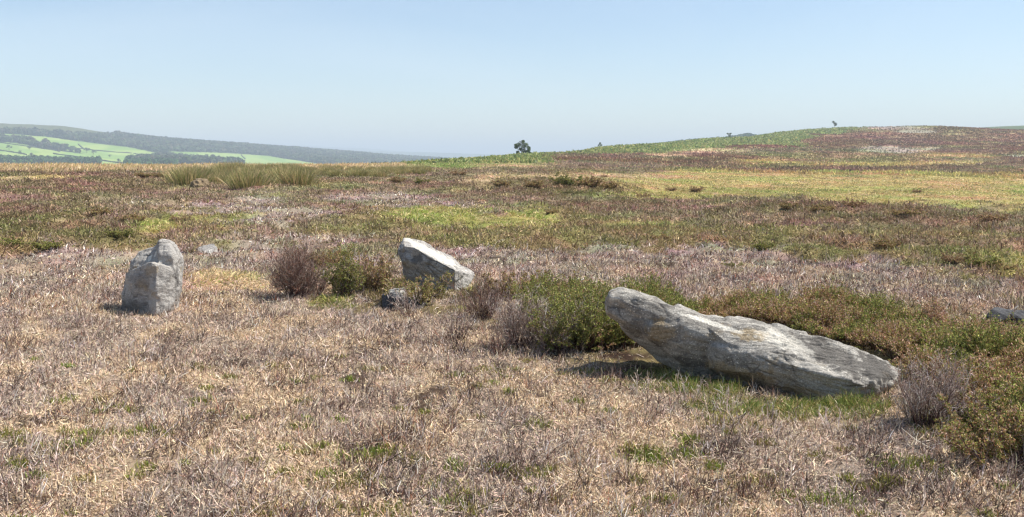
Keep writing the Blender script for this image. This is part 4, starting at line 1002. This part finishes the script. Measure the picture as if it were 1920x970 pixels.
for i, (u, v, s) in enumerate(spots):
    p = ground_hit(u, v, 30, 120)
    if i == 96: lab = "bright green rush tussock standing forward at the foot of the rush bed"
    elif i == 97: lab = "leftmost rush tussock, beside the pale tan boulder"
    else: lab = "green and straw coloured rush tussock in the bed on the left skyline"
    o = link(rushes[i % 4], "rush_tussock", None, p, label=lab, category="rushes", group="rush tussocks of the left skyline bed")
    o.scale = (s, s, s); o.rotation_euler = (0, 0, rg.uniform(0, 6.28))

# ------------------------------------------------------------------ trees
def leaf_cloud(cent, rad, n, size, rg, pal, flat=.8):
    """n leaf-clump quads spread through overlapping ellipsoids"""
    k = rg.integers(0, len(cent), n); d = norm(rg.normal(size=(n, 3))); q = rg.random(n) ** .45
    c = cent[k] + d * (rad[k] * q)[:, None] * [1, 1, flat]
    t = norm(rg.normal(size=(n, 3)) + d * .8); a_ = norm(np.cross(t, rg.normal(size=(n, 3)))); b_ = np.cross(t, a_)
    s = size * rg.uniform(.6, 1.3, n)[:, None]
    Vv = np.stack([c - a_ * s - b_ * s * .5, c + a_ * s - b_ * s * .6, c + a_ * s * .7 + b_ * s * .6, c - a_ * s * .8 + b_ * s * .5], 1).reshape(-1, 3)
    Q = np.arange(n * 4).reshape(-1, 4)
    col = vary(np.array([lin(x) for x in pal])[rg.integers(0, len(pal), n)], rg, .2, .05)
    return Vv, Q, np.repeat(col, 4, 0)
def tree(u, v, dmin, dmax, label, blobs, trunks, n, leaf, scale_px, pal, seed):
    """blobs and trunks given in px of the photo about the tree's foot"""
    rg = np.random.default_rng(seed); dd_ = np.linspace(dmin, dmax, 400); xs_ = (u - 960) / F * dd_ * math.cos(PITCH)
    hh_ = height(xs_, dd_); kk_ = int(np.argmin(proj(xs_, dd_, hh_)[1])); p = np.array([xs_[kk_], dd_[kk_], hh_[kk_]]); m = p[1] / F
    r_ = empty("tree", p, label, "tree")
    P = np.array([[(np.array([a_, rg.normal(0, .6), b_]) * m) for a_, b_ in tr[0]] for tr in trunks])
    K = P.shape[1]; w_ = np.array([tr[1] for tr in trunks])[:, None] * m * np.linspace(1, .35, K)[None]
    P[:, 0, 2] -= .4
    link(mesh_np("trunk", *tubes(P, w_, np.repeat(lin((92, 84, 72))[None], len(P), 0), 6, rg), M_TWIG), "trunk", r_)
    cent = np.array([[b[0], rg.uniform(-.4, .4) * b[2], b[1]] for b in blobs]) * m; rad = np.array([b[2] for b in blobs]) * m
    link(mesh_np("crown", *leaf_cloud(cent, rad, n, leaf * m, rg, pal), M_LEAF), "crown", r_)
GT_ = [(70, 92, 44), (88, 108, 54), (104, 120, 66), (60, 76, 42)]
tree(979, 293.5, 200, 330, "solitary broad windswept tree on the green skyline near the middle", 
     [(0, 22, 6), (-7, 18, 6), (7, 18, 6), (12, 13, 4.5), (-11, 14, 4), (2, 14, 6), (4, 7, 5), (10, 6, 4), (-8, 5, 3.2), (13, 9, 3), (-12, 18, 3), (2, 25, 3), (-3, 10, 4), (14, 4, 2)],
     [([(0, 0), (-1, 6), (-4, 12), (-7, 18)], .9), ([(2, 0), (3, 6), (4, 13), (3, 21)], 1.1), ([(-4, 0), (-6, 4), (-7, 8), (-10, 13)], .6), ([(4, 0), (7, 5), (9, 9), (12, 14)], .6)], 2600, .85, 1, GT_, 301)
tree(1125, 282, 250, 460, "tiny sapling tree right of the solitary tree on the skyline", [(0, 7, 2.6), (2, 5, 2), (-2.5, 5, 1.8), (0, 9, 1.6)], [([(0, 0), (0, 3), (0, 5), (0, 8)], .35)], 260, .6, 1, GT_, 302)
tree(1366, 264, 450, 640, "small thin crowned tree where bracken meets the sky", [(0, 8, 3.2), (3, 9, 2), (-3, 9, 2), (1, 5, 2.6)], [([(0, 0), (0, 3), (1, 6), (1, 9)], .45)], 260, .6, 1, [(104, 112, 88), (92, 102, 74)], 303)
tree(1562, 245.5, 560, 800, "small lopsided tree standing highest on the hill skyline", [(0, 10, 3), (-2, 13, 2.4), (3, 9.5, 2.4), (2, 7, 2.4)], [([(0, 0), (0, 3), (0, 6), (0, 9)], .5)], 330, .6, 1, [(84, 96, 60), (70, 84, 50)], 304)

# ------------------------------------------------------------------ far valley: woods, hedges, field trees, walls
def forest(name, label, sel, n, r0, r1, hgt, rad, pal, ul, ur, seed, quads=26):
    rg = np.random.default_rng(seed); x, y, r = scatter(n * 6, r0, r1, 0, ul, ur, rg); z = height(x, y); u, v = proj(x, y, z)
    k = sel(u, v, r); x, y, z, r = x[k][:n], y[k][:n], z[k][:n], r[k][:n]; n = len(x)
    if n == 0: return
    H = hgt * rg.uniform(.7, 1.25, n); Rr = rad * rg.uniform(.75, 1.3, n)
    d = norm(rg.normal(size=(n, quads, 3)) + [0, -.35, .35]); q = rg.uniform(.7, 1.0, (n, quads, 1))
    c = np.stack([x, y, z + H * .55], 1)[:, None] + d * q * np.stack([Rr, Rr, H * .5], 1)[:, None]
    c = c.reshape(-1, 3); d = d.reshape(-1, 3); N = len(c)
    t = norm(d + rg.normal(0, .45, (N, 3))); a_ = norm(np.cross(t, rg.normal(size=(N, 3)))); b_ = np.cross(t, a_); s = (np.repeat(Rr, quads) * .38 * rg.uniform(.7, 1.3, N))[:, None]
    Vv = np.stack([c - a_ * s - b_ * s, c + a_ * s - b_ * s, c + a_ * s + b_ * s, c - a_ * s + b_ * s], 1).reshape(-1, 3)
    tc = np.array([lin(p_) for p_ in pal])[rg.integers(0, len(pal), n)]
    col = vary(np.repeat(tc, quads, 0), rg, .15, .03)
    link(mesh_np(name, Vv, np.arange(N * 4).reshape(-1, 4), np.repeat(col, 4, 0), M_FAR), name, kind='stuff', label=label)
WP = [(62, 78, 46), (74, 88, 50), (86, 98, 60), (70, 74, 50), (92, 88, 66)]
forest("hillside_woods", "dense broadleaved woods along the far hillside and its ridge", lambda u, v, r: wood_mask(u, v)[0] & (u < 905), 9000, 1500, 3100, 10, 5.5, WP, -150, 905, 401)
forest("valley_conifers", "dark green plantation rising behind the left edge of the moor", lambda u, v, r: wood_mask(u, v)[1], 900, 1150, 1500, 9, 3.0, [(56, 80, 44), (70, 96, 50)], -120, 420, 402, 20)
forest("valley_trees", "dark tree tops showing just over the moor edge left of centre", lambda u, v, r: (u > 590) & (u < 830), 260, 760, 900, 1, 1, [(60, 78, 46)], 590, 830, 403, 20) if False else None
def far_ridge_trees():
    forest("distant_wood", "dark wood on the ridge behind the bracken slope", lambda u, v, r: (v < 300) & (u > 1235) & (u < 1400 + 60 * n2(u * .03, v * .1, 3)), 420, 1350, 1620, 3.2, 3.0, [(84, 104, 70), (94, 110, 74)], 1235, 1470, 404, 20)
far_ridge_trees()

def ray_far(u, v, d0=1150, d1=3200): return ground_hit(u, v, d0, d1)
rgt = np.random.default_rng(9)
ft = [(17, 281, 9, "round field tree highest at the left edge of the pasture"), (39, 290, 8, "field tree with a bushy foot below the wooded strip"), (56, 281, 8, "wide flat field tree just below the wooded strip"), (59, 294, 8, "field tree in the lowest pasture on the left"),
      (66, 295, 5, "small thorn right of the lowest pasture tree"), (77, 296, 5, "last thorn of the pasture thorns"), (223, 305, 8, "lone field tree in the bright lower field"), (184, 308, 12, "round dark tree at the right end of the plantation"),
      (206, 295, 5, "hedge tree between two sloping fields"), (163, 287, 11, "dark round tree at the tip of the wooded strip"), (175, 290, 9, "second round tree beyond the tip of the wooded strip"), (3, 300, 11, "round tree at the left end of the plantation"), (22, 302, 9, "broad tree behind the plantation at far left")]
for i, (u, v, hpx, lab) in enumerate(ft):
    p = ray_far(u, v); m = p[1] / F; r_ = empty("field_tree", p, lab, "tree", "field trees on the far hillside"); H = hpx * m
    k = 7; cent = np.stack([rgt.normal(0, H * .22, k), rgt.normal(0, H * .2, k), H * rgt.uniform(.4, .8, k)], 1); rad = H * rgt.uniform(.2, .34, k)
    link(mesh_np("crown", *leaf_cloud(cent, rad, 170, H * .075, rgt, WP[:3]), M_FAR), "crown", r_)
    link(mesh_np("trunk", *tubes(np.array([[(0, 0, -1), (0, 0, H * .3), (0, 0, H * .55)]]), np.array([[.5, .4, .2]]), lin((70, 62, 52))[None], 5, rgt), M_FAR), "trunk", r_)

walls = [([(0, 268), (50, 275), (100, 282), (112, 285)], "field wall under the wooded strip"), ([(142, 278.5), (180, 283), (215, 286), (247, 288)], "field wall crossing the upper pastures"), ([(250, 289), (275, 291.5)], "short wall joining the upper pasture to the woods"),
         ([(100, 289), (158, 297), (205, 304), (240, 308)], "field wall between the two bright lower pastures"), ([(147, 271), (151, 275), (156, 279)], "short wall running down the upper pasture"), ([(452, 291), (456, 295), (460, 299)], "short wall running down the narrow right pasture"),
         ([(0, 283), (10, 284), (40, 289), (50, 291)], "broken wall through the left pasture with scattered thorns")]
for i, (pts, lab) in enumerate(walls):
    pts = np.array(pts, float); tt = np.linspace(0, len(pts) - 1, 14); us = np.interp(tt, range(len(pts)), pts[:, 0]); vs2 = np.interp(tt, range(len(pts)), pts[:, 1])
    L = np.array([ray_far(a_, b_) for a_, b_ in zip(us, vs2)]); o0 = L[0].copy(); n = len(L)
    d = norm(np.gradient(L, axis=0)); s = norm(np.stack([-d[:, 1], d[:, 0], np.zeros(n)], 1)) * 1.1
    hgt = np.array([0, 0, 2.0]) + 0 * L; hgt[:, 2] *= rgt.uniform(.7, 1.2, n)
    ring = np.stack([L - s - [0, 0, 1], L - s * .6 + hgt, L + s * .6 + hgt, L + s - [0, 0, 1]], 1) - o0
    b = (np.arange(n - 1) * 4)[:, None] + np.arange(3)[None]; Q = np.stack([b, b + 1, b + 5, b + 4], -1).reshape(-1, 4)
    link(mesh_np("field_wall", ring.reshape(-1, 3), Q, vary(np.repeat(lin((84, 86, 68))[None], n * 4, 0), rgt, .15), M_FAR), "field_wall", None, o0, label=lab, category="field wall", group="field walls on the far hillside")

# dark treetops peeping over the moor edge at centre
def edge_tops():
    rg = np.random.default_rng(77)
    for u, top, hh, lab in ((722, 301, 3, "dark treetop group peeping over the moor edge, the wider one"), (650, 303, 2, "low dark treetop peeping over rushes left of the wider group"), (802, 304.5, 2, "small rounded treetop over the moor edge near the green slope")):
        p = unproj(u, top + 9, 620.); gz = height(p[:1], p[1:2])[0]; H = unproj(u, top, 620.)[2] - gz; base = np.array([p[0], p[1], gz])
        r_ = empty("valley_tree", base, lab, "tree"); W = 3.4 if hh == 2 else 9.
        k = 16; cent = np.stack([rg.uniform(-W, W, k), rg.uniform(-4, 4, k), H - rg.uniform(1.5, 6, k)], 1); rad = rg.uniform(1.3, 2.6, k)
        link(mesh_np("crown", *leaf_cloud(cent, rad, 1100, .38, rg, WP[:3]), M_FAR), "crown", r_)
        Pt = np.stack([np.array([(x_, 0, -1), (x_, 0, H * .5), (x_, 0, H - 2.5)]) for x_ in np.linspace(-W * .7, W * .7, 4)]); link(mesh_np("trunk", *tubes(Pt, np.full((4, 3), .35), np.repeat(lin((70, 62, 52))[None], 4, 0), 5, rg), M_FAR), "trunk", r_)
edge_tops()

# ------------------------------------------------------------------ haze
def haze():
    bm = bmesh.new(); bmesh.ops.create_cube(bm, size=1.0)
    me = bpy.data.meshes.new("haze"); bm.to_mesh(me); bm.free()
    o = link(me, "haze", None, (0, 0, 0), kind='stuff', label="pale blue summer haze over the far hills")
    z0, z1 = -120.0, 172.0
    o.scale = (26600, 26600, z1 - z0); o.location = (0, 0, (z0 + z1) / 2)
    m = bpy.data.materials.new("haze"); m.use_nodes = True; n = m.node_tree; n.nodes.remove(n.nodes["Principled BSDF"])
    pv = n.nodes.new("ShaderNodeVolumePrincipled"); pv.inputs["Color"].default_value = (.80, .91, 1.0, 1); pv.inputs["Density"].default_value = 0.00030
    pv.inputs["Anisotropy"].default_value = 0.0
    n.links.new(pv.outputs[0], n.nodes["Material Output"].inputs["Volume"]); me.materials.append(m)
haze()
print("tris approx", sum(len(o.data.polygons) for o in S.objects if o.type == 'MESH'))
